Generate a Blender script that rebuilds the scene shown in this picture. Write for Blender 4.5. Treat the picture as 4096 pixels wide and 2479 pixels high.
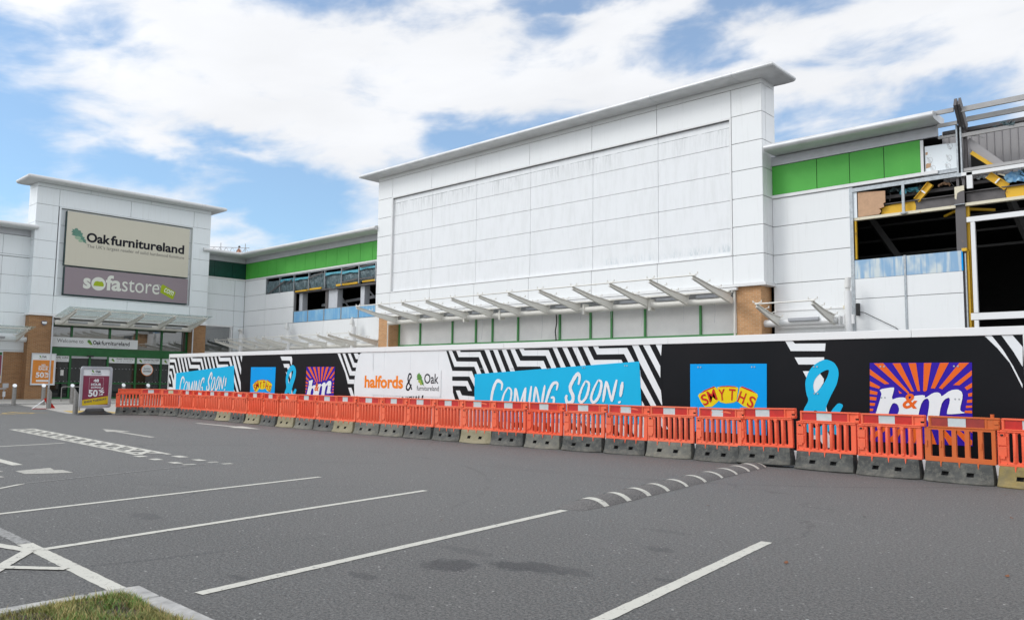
import bpy, bmesh, math, random
from mathutils import Vector, Matrix
from mathutils.geometry import tessellate_polygon
R=math.radians
for o in list(bpy.data.objects): bpy.data.objects.remove(o)
SC=bpy.context.scene; COL=SC.collection
random.seed(7)
# ---------------------------------------------------------------- camera
YAW,PITCH,ROLL=0.752373918,0.0900241739,0.0125699651
cam=bpy.data.objects.new('camera',bpy.data.cameras.new('camera')); COL.objects.link(cam)
cam.data.sensor_width=36; cam.data.lens=28.076; cam.data.clip_start=0.05; cam.data.clip_end=2000
cam.matrix_world=Matrix.Translation((0,0,1.44))@(Matrix.Rotation(YAW,4,'Z')@Matrix.Rotation(math.pi/2+PITCH,4,'X')@Matrix.Rotation(ROLL,4,'Z'))
SC.camera=cam
# ---------------------------------------------------------------- sun, sky, exposure
SUN_AZ=R(232); SUN_EL=R(38)          # direction towards the sun, azimuth from +x
sv=Vector((math.cos(SUN_AZ)*math.cos(SUN_EL),math.sin(SUN_AZ)*math.cos(SUN_EL),math.sin(SUN_EL)))
sl=bpy.data.lights.new('sun','SUN'); sl.energy=1.0; sl.angle=R(18); sl.color=(1,.97,.93)
sun=bpy.data.objects.new('sun',sl); COL.objects.link(sun); sun.rotation_euler=(-sv).to_track_quat('-Z','Y').to_euler(); sun.location=(0,-20,60)
SC.view_settings.view_transform='Standard'; SC.view_settings.look='None'; SC.view_settings.gamma=1; SC.view_settings.exposure=0.06
W=bpy.data.worlds.new('World'); SC.world=W; W.use_nodes=True
def world():
    nt=W.node_tree; N=nt.nodes; L=nt.links; N.clear()
    def n(t,**k):
        x=N.new(t)
        for a,b in k.items(): setattr(x,a,b)
        return x
    def m(op,a,b=None,c=None,clamp=False):
        x=n('ShaderNodeMath',operation=op); x.use_clamp=clamp
        for i,v in enumerate((a,b,c)):
            if v is None: continue
            if isinstance(v,(int,float)): x.inputs[i].default_value=v
            else: L.new(v,x.inputs[i])
        return x.outputs[0]
    out=n('ShaderNodeOutputWorld'); bg=n('ShaderNodeBackground'); bg.inputs[1].default_value=.1
    L.new(bg.outputs[0],out.inputs[0])
    sky=n('ShaderNodeTexSky',sky_type='NISHITA'); sky.sun_disc=False; sky.sun_elevation=SUN_EL
    sky.sun_rotation=math.pi/2-SUN_AZ; sky.air_density=1.0; sky.dust_density=.6; sky.ozone_density=2.0
    tc=n('ShaderNodeTexCoord'); d=tc.outputs['Generated']
    sep=n('ShaderNodeSeparateXYZ'); L.new(d,sep.inputs[0]); X,Y,Zz=sep.outputs
    az=m('MULTIPLY',m('ARCTAN2',Y,X),180/math.pi); el=m('MULTIPLY',m('ARCSINE',Zz),180/math.pi)
    # cloud plane coordinates
    zc=m('MAXIMUM',m('ADD',Zz,.12),.05)
    cmb=n('ShaderNodeCombineXYZ'); L.new(m('DIVIDE',X,zc),cmb.inputs[0]); L.new(m('DIVIDE',Y,zc),cmb.inputs[1])
    def noise(scale,detail,rough,off=0,dist=0,vec=None):
        mp=n('ShaderNodeMapping'); mp.inputs[1].default_value=(off,off*.7,0); L.new(vec or cmb.outputs[0],mp.inputs[0])
        t=n('ShaderNodeTexNoise'); t.inputs['Scale'].default_value=scale; t.inputs['Detail'].default_value=detail
        t.inputs['Roughness'].default_value=rough; t.inputs['Distortion'].default_value=dist; L.new(mp.outputs[0],t.inputs[0]); return t.outputs[0]
    big=noise(.55,6,.55,3.1,.3)
    def anoise(sx,sy,detail,rough,off,dist=0):
        c=n('ShaderNodeCombineXYZ'); L.new(m('ADD',m('MULTIPLY',az,sx),off),c.inputs[0]); L.new(m('ADD',m('MULTIPLY',el,sy),m('MULTIPLY',az,sx*.25)),c.inputs[1]); c.inputs[2].default_value=off
        t=n('ShaderNodeTexNoise'); t.inputs['Scale'].default_value=1; t.inputs['Detail'].default_value=detail; t.inputs['Roughness'].default_value=rough; t.inputs['Distortion'].default_value=dist; L.new(c.outputs[0],t.inputs[0]); return t.outputs[0]
    wA=anoise(.10,.18,5,.55,3.3); wE=anoise(.13,.2,5,.55,11.7); D=anoise(.15,.40,9,.55,7.1,.35); fine=anoise(.45,1.0,6,.5,1.9,.3)
    waz=m('ADD',az,m('MULTIPLY',m('SUBTRACT',wA,.5),12)); wel=m('ADD',el,m('MULTIPLY',m('SUBTRACT',wE,.5),6))
    holes=None
    for (a,e,ra,re,st) in HOLES:
        q=m('ADD',m('POWER',m('ABSOLUTE',m('DIVIDE',m('SUBTRACT',waz,a),ra)),2),m('POWER',m('ABSOLUTE',m('DIVIDE',m('SUBTRACT',wel,e),re)),2))
        v=m('MULTIPLY',m('POWER',2.718,m('MULTIPLY',q,-.8)),st)
        holes=v if holes is None else m('MAXIMUM',holes,v)
    inview=m('MULTIPLY',m('SUBTRACT',46,m('ABSOLUTE',m('SUBTRACT',az,133))),.2,clamp=True)
    blue=m('ADD',m('MULTIPLY',holes,1.25),m('ADD',m('MULTIPLY',m('SUBTRACT',D,.5),2.1),m('MULTIPLY',m('SUBTRACT',fine,.5),.3)))
    blue=m('SUBTRACT',blue,.40)
    bgn=m('MULTIPLY',m('SUBTRACT',.46,big),3.2)
    blue=m('ADD',m('MULTIPLY',blue,inview),m('MULTIPLY',bgn,m('SUBTRACT',1.0,inview)))
    r=n('ShaderNodeMapRange'); r.interpolation_type='SMOOTHSTEP'; L.new(blue,r.inputs[0]); r.inputs[1].default_value=-.30; r.inputs[2].default_value=.62
    mask=r.outputs[0]
    # cloud brightness: soft grey shading plus glow towards the veiled sun
    shade=m('ADD',.835,m('MULTIPLY',m('SUBTRACT',anoise(.09,.30,6,.5,31,.2),.5),.26)); shade=m('MINIMUM',m('ADD',shade,.06),.97)
    dot=n('ShaderNodeVectorMath',operation='DOT_PRODUCT'); L.new(d,dot.inputs[0]); dot.inputs[1].default_value=sv
    glow=m('MULTIPLY',m('POWER',m('MAXIMUM',dot.outputs['Value'],0),3),GLOW)
    lum=m('MULTIPLY',m('ADD',m('ADD',shade,glow),m('MULTIPLY',m('SUBTRACT',1.0,inview),.42)),10)  # clouds outside the view get added brightness as fill light
    cc=n('ShaderNodeCombineXYZ'); L.new(m('MULTIPLY',lum,.975),cc.inputs[0]); L.new(m('MULTIPLY',lum,.99),cc.inputs[1]); L.new(m('MULTIPLY',lum,1.02),cc.inputs[2])
    sk=n('ShaderNodeVectorMath',operation='MULTIPLY'); L.new(sky.outputs[0],sk.inputs[0]); sk.inputs[1].default_value=SKYK
    mx=n('ShaderNodeMix',data_type='RGBA'); L.new(mask,mx.inputs[0]); L.new(cc.outputs[0],mx.inputs[6]); L.new(sk.outputs[0],mx.inputs[7])
    # thin veil over the blue
    mv=n('ShaderNodeMix',data_type='RGBA'); mv.inputs[0].default_value=.20; L.new(mx.outputs[2],mv.inputs[6]); mv.inputs[7].default_value=(9,9.2,9.6,1)
    L.new(mv.outputs[2],bg.inputs[0])
HOLES=[(167.0,14.5,5.2,6.5,1.0),(165,19,3,3,.7),(161.5,22.3,3.2,2.6,.55),(152.6,16.1,3.2,1.2,.8),(151,12.3,11,2.4,.95),(154,9.2,5,1.8,.6),(145.5,26.2,7,1.5,.8),(132.3,24.4,4.0,1.8,.7),
 (136.5,16.8,4.5,1.7,.9),(141,14.6,4,1.4,.55),(120.3,22.9,4.0,1.8,.72),(115.5,24.8,5.5,1.3,.8),(128,26.6,6,1.0,.7),(108.5,16.1,8.5,2.0,.95),(104.3,17.8,4.5,1.4,.8),(100,14.6,5,1.8,.75),(114,13.5,3,3,.8),(106,21.5,8,2,.28)]
GLOW=.85; SKYK=(1.0,1.48,1.70)
world()

# ---------------------------------------------------------------- materials
def lin(c): return tuple((x/255/12.92 if x/255<=.04045 else ((x/255+.055)/1.055)**2.4) for x in c)
def rgb(r,g,b,k=1.0):
    c=lin((r,g,b)); return tuple(min(.9,x*k) for x in c)+(1,)
class NT:
    def __init__(s,name):
        s.m=bpy.data.materials.new(name); s.m.use_nodes=True; s.t=s.m.node_tree; s.N=s.t.nodes; s.L=s.t.links
        s.b=s.N['Principled BSDF']; s.tc=s.n('ShaderNodeTexCoord')
    def n(s,t,**k):
        x=s.N.new(t)
        for a,b in k.items(): setattr(x,a,b)
        return x
    def lk(s,v,sock):
        if isinstance(v,(int,float,tuple)): sock.default_value=v
        else: s.L.new(v,sock)
    def mth(s,op,a,b=0,clamp=False):
        x=s.n('ShaderNodeMath',operation=op); x.use_clamp=clamp; s.lk(a,x.inputs[0]); s.lk(b,x.inputs[1]); return x.outputs[0]
    def vec(s,scale=(1,1,1),world=True,src=None):
        mp=s.n('ShaderNodeMapping'); mp.inputs['Scale'].default_value=scale
        if world:
            g=s.n('ShaderNodeNewGeometry'); s.L.new(g.outputs['Position'],mp.inputs[0])
        else: s.L.new(s.tc.outputs['Object'],mp.inputs[0])
        return mp.outputs[0]
    def noise(s,scale,detail=4,rough=.55,vec=None,dist=0):
        x=s.n('ShaderNodeTexNoise'); x.inputs['Scale'].default_value=scale; x.inputs['Detail'].default_value=detail; x.inputs['Roughness'].default_value=rough; x.inputs['Distortion'].default_value=dist
        s.L.new(vec or s.vec(),x.inputs[0]); return x.outputs[0]
    def ramp(s,v,a,b,smooth=False):
        r=s.n('ShaderNodeMapRange'); s.lk(v,r.inputs[0]); r.inputs[1].default_value=a; r.inputs[2].default_value=b
        if smooth: r.interpolation_type='SMOOTHSTEP'
        return r.outputs[0]
    def mix(s,f,a,b):
        x=s.n('ShaderNodeMix',data_type='RGBA'); s.lk(f,x.inputs[0]); s.lk(a,x.inputs[6]); s.lk(b,x.inputs[7]); return x.outputs[2]
    def bump(s,h,st=.3,dist=.01):
        x=s.n('ShaderNodeBump'); x.inputs['Strength'].default_value=st; x.inputs['Distance'].default_value=dist; s.L.new(h,x.inputs['Height']); s.L.new(x.outputs[0],s.b.inputs['Normal'])
    def fin(s,col,rough=.5,metal=0,spec=None):
        s.lk(col,s.b.inputs['Base Color']); s.lk(rough,s.b.inputs['Roughness']); s.b.inputs['Metallic'].default_value=metal
        if spec is not None: s.b.inputs['Specular IOR Level'].default_value=spec
        return s.m
def dark(c,k): return tuple(x*k for x in c[:3])+(1,)
def simple(name,col,rough=.5,metal=0,var=.1,scale=3,spec=None,local=False,bump=0):
    t=NT(name); v=t.vec(world=not local); f=t.ramp(t.noise(scale,5,.6,v),.35,.7)
    c=t.mix(f,col,dark(col,1-var))
    if bump: t.bump(t.noise(scale*12,3,.5,v),bump,.004)
    return t.fin(c,rough,metal,spec)
def streaky(name,col,dirt,amt=.35,rough=.35,sx=(6,6,.35),spec=.4,patch=.06):
    t=NT(name); f=t.ramp(t.noise(1.6,6,.65,t.vec(sx)),.55,.85); g=t.ramp(t.noise(.45,4,.6),.35,.75)
    c=t.mix(t.mth('MULTIPLY',g,patch),col,dark(col,.75)); c=t.mix(t.mth('MULTIPLY',f,amt),c,dirt); return t.fin(c,rough,0,spec)
M={}
M['white_clad']=streaky('white_cladding',(.82,.83,.825,1),(.48,.48,.45,1),.26,patch=.12)
M['oak_clad']=streaky('pale_cladding',(.76,.80,.81,1),(.44,.42,.38,1),.3,patch=.12)
def recess_mat():
    t=NT('stained_cladding'); g=t.n('ShaderNodeNewGeometry'); sp=t.n('ShaderNodeSeparateXYZ'); t.L.new(g.outputs['Position'],sp.inputs[0])
    z=sp.outputs[2]; x=sp.outputs[0]
    st=t.ramp(t.noise(2.2,8,.75,t.vec((6,6,.45))),.46,.64)
    top=t.mth('MULTIPLY',t.ramp(z,10.7,11.72),t.mth('LESS_THAN',z,11.74)); patchx=t.ramp(t.noise(.3,3,.6,t.vec((1,1,0))),.38,.52)
    f1=t.mth('MULTIPLY',t.mth('MULTIPLY',t.mth('MULTIPLY',st,top),patchx),.5)
    line=t.mth('MULTIPLY',t.mth('MULTIPLY',t.mth('GREATER_THAN',z,11.715),t.mth('LESS_THAN',z,11.745)),t.ramp(t.noise(1.2,4,.7,t.vec((1,1,0))),.35,.6))
    st2=t.ramp(t.noise(3,8,.75,t.vec((5,5,.9))),.44,.6)
    bot=t.mth('MULTIPLY',t.ramp(z,7.1,6.78),t.mth('GREATER_THAN',z,6.70)); f2=t.mth('MULTIPLY',t.mth('MULTIPLY',st2,bot),t.mth('MULTIPLY',t.mth('MULTIPLY',t.ramp(x,-24,-20),t.ramp(t.noise(.8,3,.6,t.vec((1,1,0))),.42,.58)),.55))
    gen=t.mth('MULTIPLY',t.ramp(t.noise(1.3,7,.7,t.vec((3,3,.6))),.45,.75),.3)
    c=t.mix(gen,(.80,.81,.815,1),(.55,.56,.54,1)); c=t.mix(f1,c,(.30,.32,.31,1)); c=t.mix(t.mth('MULTIPLY',line,.85),c,(.2,.22,.22,1)); c=t.mix(f2,c,(.28,.38,.42,1))
    return t.fin(c,.45,0,.3)
M['recess']=recess_mat()
M['joint']=simple('joint_shadow_gap',(.20,.20,.20,1),.8)
M['trim']=simple('white_trim',(.78,.78,.77,1),.4,var=.08)
M['cream']=streaky('cream_painted_steel',(.74,.72,.66,1),(.45,.38,.28,1),.35,.4,(3,3,3))
M['grey_board']=simple('pale_board',(.78,.77,.745,1),.6,var=.06)
M['silver']=simple('silver_roof_edge',(.68,.685,.685,1),.4,.15,var=.18,scale=1.5)
M['silver_weathered']=streaky('weathered_roof_edge',(.62,.625,.62,1),(.36,.35,.33,1),.5,.5,(2,2,2))
M['fascia']=simple('grey_fascia',(.50,.51,.535,1),.45,.1)
def green():
    t=NT('green_panel'); v=t.vec(); f=t.ramp(t.noise(.7,4,.6,v),.3,.7); c=t.mix(f,(.085,.41,.062,1),(.065,.35,.05,1))
    sp=t.ramp(t.noise(9,3,.6,v),.73,.76); c=t.mix(t.mth('MULTIPLY',sp,.35),c,(.5,.6,.45,1)); return t.fin(c,.5,0,.3)
M['green']=green()
M['dkgreen']=simple('dark_green_panel',(.004,.055,.04,1),.35,var=.3)
M['frame_green']=simple('green_window_frame',(.07,.30,.085,1),.45)
M['shop_green']=simple('shop_green_frame',(.008,.13,.028,1),.35,var=.25)
def brick(name,c1,c2,mortar):
    t=NT(name); g=t.n('ShaderNodeNewGeometry'); sp=t.n('ShaderNodeSeparateXYZ'); t.L.new(g.outputs['Position'],sp.inputs[0])
    cb=t.n('ShaderNodeCombineXYZ'); t.L.new(t.mth('ADD',sp.outputs[0],sp.outputs[1]),cb.inputs[0]); t.L.new(sp.outputs[2],cb.inputs[1])
    b=t.n('ShaderNodeTexBrick'); t.L.new(cb.outputs[0],b.inputs[0]); b.inputs['Scale'].default_value=1; b.inputs['Brick Width'].default_value=.225; b.inputs['Row Height'].default_value=.075
    b.inputs['Mortar Size'].default_value=.006; b.inputs['Mortar Smooth'].default_value=.2; b.inputs['Color1'].default_value=c1; b.inputs['Color2'].default_value=c2; b.inputs['Mortar'].default_value=mortar; b.inputs['Bias'].default_value=-.1
    f=t.ramp(t.noise(.9,5,.6),.3,.75); c=t.mix(t.mth('MULTIPLY',f,.35),b.outputs[0],dark(c2,.7)); t.bump(b.outputs['Fac'],-.4,.01); return t.fin(c,.85,0,.2)
M['brick_tan']=brick('sandy_brick',(.62,.33,.15,1),(.50,.26,.115,1),(.58,.50,.38,1))
M['brick_brown']=brick('brown_brick',(.36,.19,.085,1),(.27,.14,.065,1),(.40,.33,.24,1))
def glass(name,tint=(.015,.02,.022,1),refl=.6):
    t=NT(name); t.b.inputs['IOR'].default_value=refl; return t.fin(tint,.02,0,.5)
M['glass_dark']=glass('dark_shop_glass',(.008,.012,.012,1),1.55)
M['glass_bright']=glass('bright_reflection_glass',(.03,.04,.04,1),2.9)  # brighter copy of the shop glass, stronger reflection put into the material
def canopy_glass():
    t=NT('canopy_glass'); t.b.inputs['Base Color'].default_value=(.55,.72,.68,1); t.b.inputs['Roughness'].default_value=.08
    t.b.inputs['Alpha'].default_value=.38; return t.m
M['canopy_glass']=canopy_glass()
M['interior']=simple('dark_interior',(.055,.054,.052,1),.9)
M['steel_grey']=simple('dark_grey_steel',(.115,.105,.105,1),.6,var=.25,scale=6)
def steel_yellow():
    t=NT('yellow_primer_steel'); f=t.ramp(t.noise(3,6,.7),.58,.72); c=t.mix(f,(.72,.42,.02,1),(.40,.20,.03,1)); return t.fin(c,.6)
M['yellow']=steel_yellow()
def chipped(name,base,chip,th=.6):
    t=NT(name); f=t.ramp(t.noise(7,8,.75),th,th+.05); c=t.mix(f,base,chip); return t.fin(c,.55)
M['yellow_cream']=chipped('chipped_cream_steel',(.72,.66,.5,1),(.55,.28,.05,1),.6)
M['steel_chipped']=chipped('scraped_grey_steel',(.11,.10,.10,1),(.38,.22,.14,1),.66)
M['galv']=simple('galvanised_steel',(.42,.45,.47,1),.4,.6,var=.3,scale=12)
M['grey_rail']=simple('grey_rail',(.42,.41,.40,1),.6,var=.15)
def corrug():
    t=NT('profiled_sheet'); return t.fin((.36,.345,.345,1),.55,0)
M['sheet']=corrug()
def foil():
    t=NT('foil_insulation'); v=t.vec((1,1,1)); f=t.ramp(t.noise(22,2,.5,v),.70,.72); c=t.mix(t.mth('MULTIPLY',f,.5),(.80,.85,.87,1),(.3,.42,.45,1)); return t.fin(c,.4,0)
M['foil']=foil()
M['chip']=simple('chipboard',(.58,.36,.22,1),.8,var=.15,scale=10)
def bluewash(name,a,b):
    t=NT(name); f=t.ramp(t.noise(3.2,3,.5,t.vec((2.4,2.4,.22))),.38,.60,True); h=t.ramp(t.noise(1.4,2,.5),.32,.55,True); return t.fin(t.mix(t.mth('MULTIPLY',f,h),a,b),.35)
M['blue_smear']=bluewash('smeared_blue_panel',(.24,.41,.60,1),(.60,.66,.66,1))
M['blue_film']=bluewash('blue_film_panel',(.16,.40,.66,1),(.28,.50,.68,1))
def tarp():
    t=NT('grey_tarp'); v=t.vec((3,3,1.2)); h=t.noise(2.5,5,.6,v,.6); t.bump(h,1.0,.12); f=t.ramp(h,.35,.7); return t.fin(t.mix(f,(.05,.085,.095,1),(.16,.23,.25,1)),.35)
M['tarp']=tarp()
M['tarp_blue']=simple('torn_blue_sheet',(.10,.42,.52,1),.4,var=.4,scale=8)
M['print_white']=simple('printed_white',(.80,.82,.825,1),.4,var=.06,scale=1.5)
def pblack():
    t=NT('printed_black'); f=t.ramp(t.noise(.5,3,.5),.35,.7); return t.fin(t.mix(f,(.004,.005,.007,1),(.009,.008,.010,1)),.35,0,.14)
M['print_black']=pblack()
def flat(name,c,rough=.45,var=.06): return simple(name,c,rough,var=var,scale=1.2,spec=.12)
M['cyan']=flat('printed_cyan',(.012,.46,.76,1)); M['sky_blue']=flat('printed_blue',(.0,.34,.82,1))
M['orange_print']=flat('printed_orange',(.80,.14,.02,1)); M['indigo']=flat('printed_indigo',(.035,.012,.36,1))
M['yellow_print']=flat('printed_yellow',(.83,.62,.01,1)); M['red_print']=flat('printed_red',(.58,.03,.02,1))
M['logo_orange']=flat('logo_orange',(.88,.24,.02,1)); M['ink']=flat('dark_ink',(.016,.016,.022,1)); M['grey_ink']=flat('grey_ink',(.13,.125,.12,1))
M['leaf']=simple('printed_leaf',(.10,.30,.03,1),.4,var=.5,scale=5); M['acorn']=flat('printed_acorn',(.36,.45,.08,1))
M['teal_leaf']=simple('faded_leaf_print',(.10,.25,.18,1),.4,var=.4,scale=3); M['teal_acorn']=flat('faded_acorn_print',(.30,.42,.30,1))
M['hoard_white']=streaky('white_painted_board',(.80,.80,.79,1),(.55,.54,.5,1),.12)
M['beige_sign']=streaky('beige_sign_face',(.56,.53,.43,1),(.42,.39,.3,1),.2,.45)
M['mauve_sign']=streaky('mauve_sign_face',(.265,.215,.235,1),(.2,.16,.17,1),.2,.45)
M['cream_ink']=flat('cream_lettering',(.66,.67,.60,1)); M['lime']=flat('lime_print',(.33,.42,.025,1))
M['sign_edge']=simple('dark_teal_edge',(.012,.045,.045,1),.5)
M['poster_orange']=simple('orange_poster',(.72,.25,.03,1),.35,var=.12); M['poster_wine']=simple('wine_poster',(.24,.035,.075,1),.35,var=.2); M['poster_yellow']=flat('yellow_band',(.66,.48,.03,1))
M['alu']=simple('grey_frame',(.45,.46,.48,1),.4,.2,var=.15); M['alu_light']=simple('pale_frame',(.62,.64,.67,1),.4,.1)
M['black_plastic']=simple('black_plastic',(.022,.022,.024,1),.4,var=.3,scale=8)
def bplastic(name,c,c2,rough=.42):
    t=NT(name); v=t.vec(world=False); oi=t.n('ShaderNodeObjectInfo'); f=oi.outputs['Random']
    a=t.mix(f,c,c2); d=t.ramp(t.noise(5,6,.7,t.vec()),.52,.74); a=t.mix(t.mth('MULTIPLY',d,.38),a,(.40,.12,.07,1))
    g=t.ramp(t.noise(2,4,.6,t.vec()),.4,.75); a=t.mix(t.mth('MULTIPLY',g,.10),a,(.85,.30,.18,1)); t.bump(t.noise(60,3,.5,v),.12,.002); return t.fin(a,rough,0,.22)
M['barrier']=bplastic('orange_plastic',(.88,.125,.055,1),(.88,.185,.095,1)); M['barrier_old']=bplastic('faded_orange_plastic',(.60,.13,.03,1),(.60,.13,.03,1),.5)
M['ref_red']=simple('red_reflective',(.60,.018,.012,1),.3,var=.25,scale=7); M['ref_white']=simple('white_reflective',(.58,.62,.62,1),.3,var=.12,scale=9)
M['ref_redold']=simple('dull_red_reflective',(.36,.03,.02,1),.4,var=.3,scale=7); M['ref_yellowed']=simple('yellowed_reflective',(.52,.52,.34,1),.4)
def rubber(name,a,b,dust):
    t=NT(name); v=t.vec(world=False); w=t.vec(); f=t.ramp(t.noise(3,7,.7,w,.3),.35,.7); c=t.mix(f,a,b)
    g=t.ramp(t.noise(9,8,.8,w),.48,.68); c=t.mix(t.mth('MULTIPLY',g,.65),c,dust)
    sp=t.n('ShaderNodeSeparateXYZ'); t.L.new(t.tc.outputs['Object'],sp.inputs[0]); low=t.mth('MULTIPLY',t.ramp(sp.outputs[2],.13,.0),t.ramp(t.noise(5,4,.6,w),.3,.7)); c=t.mix(t.mth('MULTIPLY',low,.55),c,dust)
    t.bump(t.noise(40,4,.6,w),.25,.004); return t.fin(c,.75,0,.25)
M['rub_dark']=rubber('dark_rubber',(.045,.047,.046,1),(.095,.097,.09,1),(.21,.20,.165,1)); M['rub_grey']=rubber('dusty_grey_rubber',(.09,.092,.085,1),(.17,.165,.14,1),(.27,.25,.19,1))
M['rub_tan']=rubber('tan_rubber',(.20,.175,.105,1),(.29,.255,.165,1),(.34,.31,.22,1)); M['rub_sand']=rubber('sandy_yellow_rubber',(.27,.20,.06,1),(.12,.115,.09,1),(.33,.26,.12,1))
M['hole']=simple('recess_shadow',(.02,.02,.02,1),.9)
M['stainless']=simple('brushed_stainless',(.30,.29,.275,1),.4,.6,var=.25,scale=20)
M['skin']=simple('bare_skin',(.60,.28,.17,1),.55); M['hair']=simple('dark_hair',(.06,.03,.02,1),.7); M['denim']=simple('dark_trousers',(.03,.035,.06,1),.8)  # skin is one plain even tone
def asphalt():
    t=NT('asphalt'); v=t.vec(); g=t.n('ShaderNodeNewGeometry'); sp_=t.n('ShaderNodeSeparateXYZ'); t.L.new(g.outputs['Position'],sp_.inputs[0]); X,Y=sp_.outputs[0],sp_.outputs[1]
    # ground paler towards the far side: brightness at grazing view put into the colour
    far_tone=t.ramp(t.mth('ADD',t.mth('SUBTRACT',Y,t.mth('MULTIPLY',X,.25)),t.mth('MULTIPLY',t.mth('SUBTRACT',t.noise(.35,5,.6,v),.5),5)),4.2,9.5,True)
    c=t.mix(far_tone,(.086,.086,.082,1),(.133,.133,.128,1))
    c=t.mix(t.mth('MULTIPLY',t.ramp(t.noise(.5,6,.65,v,.4),.36,.7),.45),c,(.105,.106,.104,1)); c=t.mix(t.mth('MULTIPLY',t.ramp(t.noise(1.7,6,.7,v,.5),.55,.8),.4),c,(.155,.153,.15,1))
    # coarse to fine aggregate
    g1=t.noise(26,8,.98,v); c=t.mix(t.mth('MULTIPLY',t.ramp(g1,.50,.60),.75),c,(.026,.027,.029,1)); c=t.mix(t.mth('MULTIPLY',t.ramp(g1,.49,.40),.7),c,(.25,.245,.235,1))
    g2=t.noise(46,3,.6,v); c=t.mix(t.mth('MULTIPLY',t.ramp(g2,.50,.62),.45),c,(.030,.031,.032,1)); c=t.mix(t.mth('MULTIPLY',t.ramp(g2,.47,.37),.4),c,(.24,.235,.225,1))
    gr=t.noise(60,4,.8,v); c=t.mix(t.mth('MULTIPLY',t.ramp(gr,.50,.66),.7),c,(.24,.235,.225,1)); c=t.mix(t.mth('MULTIPLY',t.ramp(gr,.46,.34),.8),c,(.022,.023,.025,1))
    vo=t.n('ShaderNodeTexVoronoi'); vo.inputs['Scale'].default_value=24; t.L.new(v,vo.inputs[0]); pick=t.n('ShaderNodeSeparateColor'); t.L.new(vo.outputs['Color'],pick.inputs[0])
    sp=t.mth('MULTIPLY',t.mth('LESS_THAN',vo.outputs['Distance'],t.mth('MULTIPLY',pick.outputs[2],.24)),t.mth('GREATER_THAN',pick.outputs[0],.84)); c=t.mix(t.mth('MULTIPLY',sp,t.mth('MULTIPLY',pick.outputs[1],.95)),c,(.48,.47,.45,1))
    wob=t.noise(11,9,.85,v); wob2=t.noise(2.6,4,.6,v); tot=None
    for (x,y,rx,ry,k) in ((-4.74,4.40,.22,.17,1),(-4.40,4.72,.20,.12,1),(-4.20,4.84,.22,.12,.9),(-3.98,4.92,.20,.10,.6),(-5.05,4.85,.25,.07,.4),(-4.95,3.7,.12,.05,.7),(-4.3,3.55,.1,.05,.4),(-3.9,6.1,.16,.08,.6),(-4.35,6.9,.2,.06,.35),(-3.3,5.2,.07,.05,.6),(-8.6,3.6,.22,.09,.5),(-5.5,3.0,.1,.05,.6),(-2.2,3.9,.12,.04,.5)):
        mp=t.n('ShaderNodeMapping'); mp.inputs['Location'].default_value=(-x/rx,-y/ry,0); mp.inputs['Scale'].default_value=(1/rx,1/ry,0); t.L.new(g.outputs['Position'],mp.inputs[0])
        ln=t.n('ShaderNodeVectorMath',operation='LENGTH'); t.L.new(mp.outputs[0],ln.inputs[0])
        q=t.mth('MULTIPLY',t.ramp(t.mth('ADD',ln.outputs['Value'],t.mth('ADD',t.mth('MULTIPLY',t.mth('SUBTRACT',wob,.5),4.5),t.mth('MULTIPLY',t.mth('SUBTRACT',wob2,.5),2.4))),1.22,1.0),k); tot=q if tot is None else t.mth('MAXIMUM',tot,q)
    c=t.mix(t.mth('MULTIPLY',tot,t.ramp(g2,.75,.35)),c,(.024,.025,.029,1))
    # pale scuffs by the barriers, curved tyre scrub and hairline cracks
    mp=t.n('ShaderNodeMapping'); mp.inputs['Rotation'].default_value=(0,0,R(-20)); mp.inputs['Scale'].default_value=(.5,3.5,1); t.L.new(g.outputs['Position'],mp.inputs[0])
    sc=t.ramp(t.noise(1.3,5,.7,mp.outputs[0]),.62,.74); c=t.mix(t.mth('MULTIPLY',sc,.35),c,(.25,.245,.24,1))
    for (cx,cy,rad,w,k) in ((-12.5,4.0,6.1,.05,.4),(-9,17,6.9,.045,.35),(-9.3,17.2,7.3,.05,.3),(-16,14,7.0,.05,.3)):
        mp=t.n('ShaderNodeMapping'); mp.inputs['Location'].default_value=(-cx,-cy,0); mp.inputs['Scale'].default_value=(1,1,0); t.L.new(g.outputs['Position'],mp.inputs[0]); ln=t.n('ShaderNodeVectorMath',operation='LENGTH'); t.L.new(mp.outputs[0],ln.inputs[0])
        q=t.ramp(t.mth('ABSOLUTE',t.mth('SUBTRACT',ln.outputs['Value'],rad)),w,w*.2); c=t.mix(t.mth('MULTIPLY',t.mth('MULTIPLY',q,t.ramp(t.noise(.5,3,.6,v),.45,.6)),k),c,(.03,.03,.032,1))
    ck=t.n('ShaderNodeTexVoronoi',feature='DISTANCE_TO_EDGE'); ck.inputs['Scale'].default_value=.22; wv=t.n('ShaderNodeVectorMath',operation='ADD'); t.L.new(v,wv.inputs[0]); nz=t.n('ShaderNodeTexNoise'); nz.inputs['Scale'].default_value=1.3; nz.inputs['Detail'].default_value=6; t.L.new(v,nz.inputs[0]); t.L.new(nz.outputs['Color'],wv.inputs[1]); t.L.new(wv.outputs[0],ck.inputs[0])
    q=t.mth('MULTIPLY',t.ramp(ck.outputs['Distance'],.006,.002),t.ramp(t.noise(.3,3,.6,v),.5,.6)); c=t.mix(t.mth('MULTIPLY',q,.3),c,(.02,.02,.022,1))
    t.bump(t.mth('ADD',t.mth('MULTIPLY',g2,.9),gr),.7,.02); return t.fin(c,.62,0,.45)
M['asphalt']=asphalt()
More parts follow.
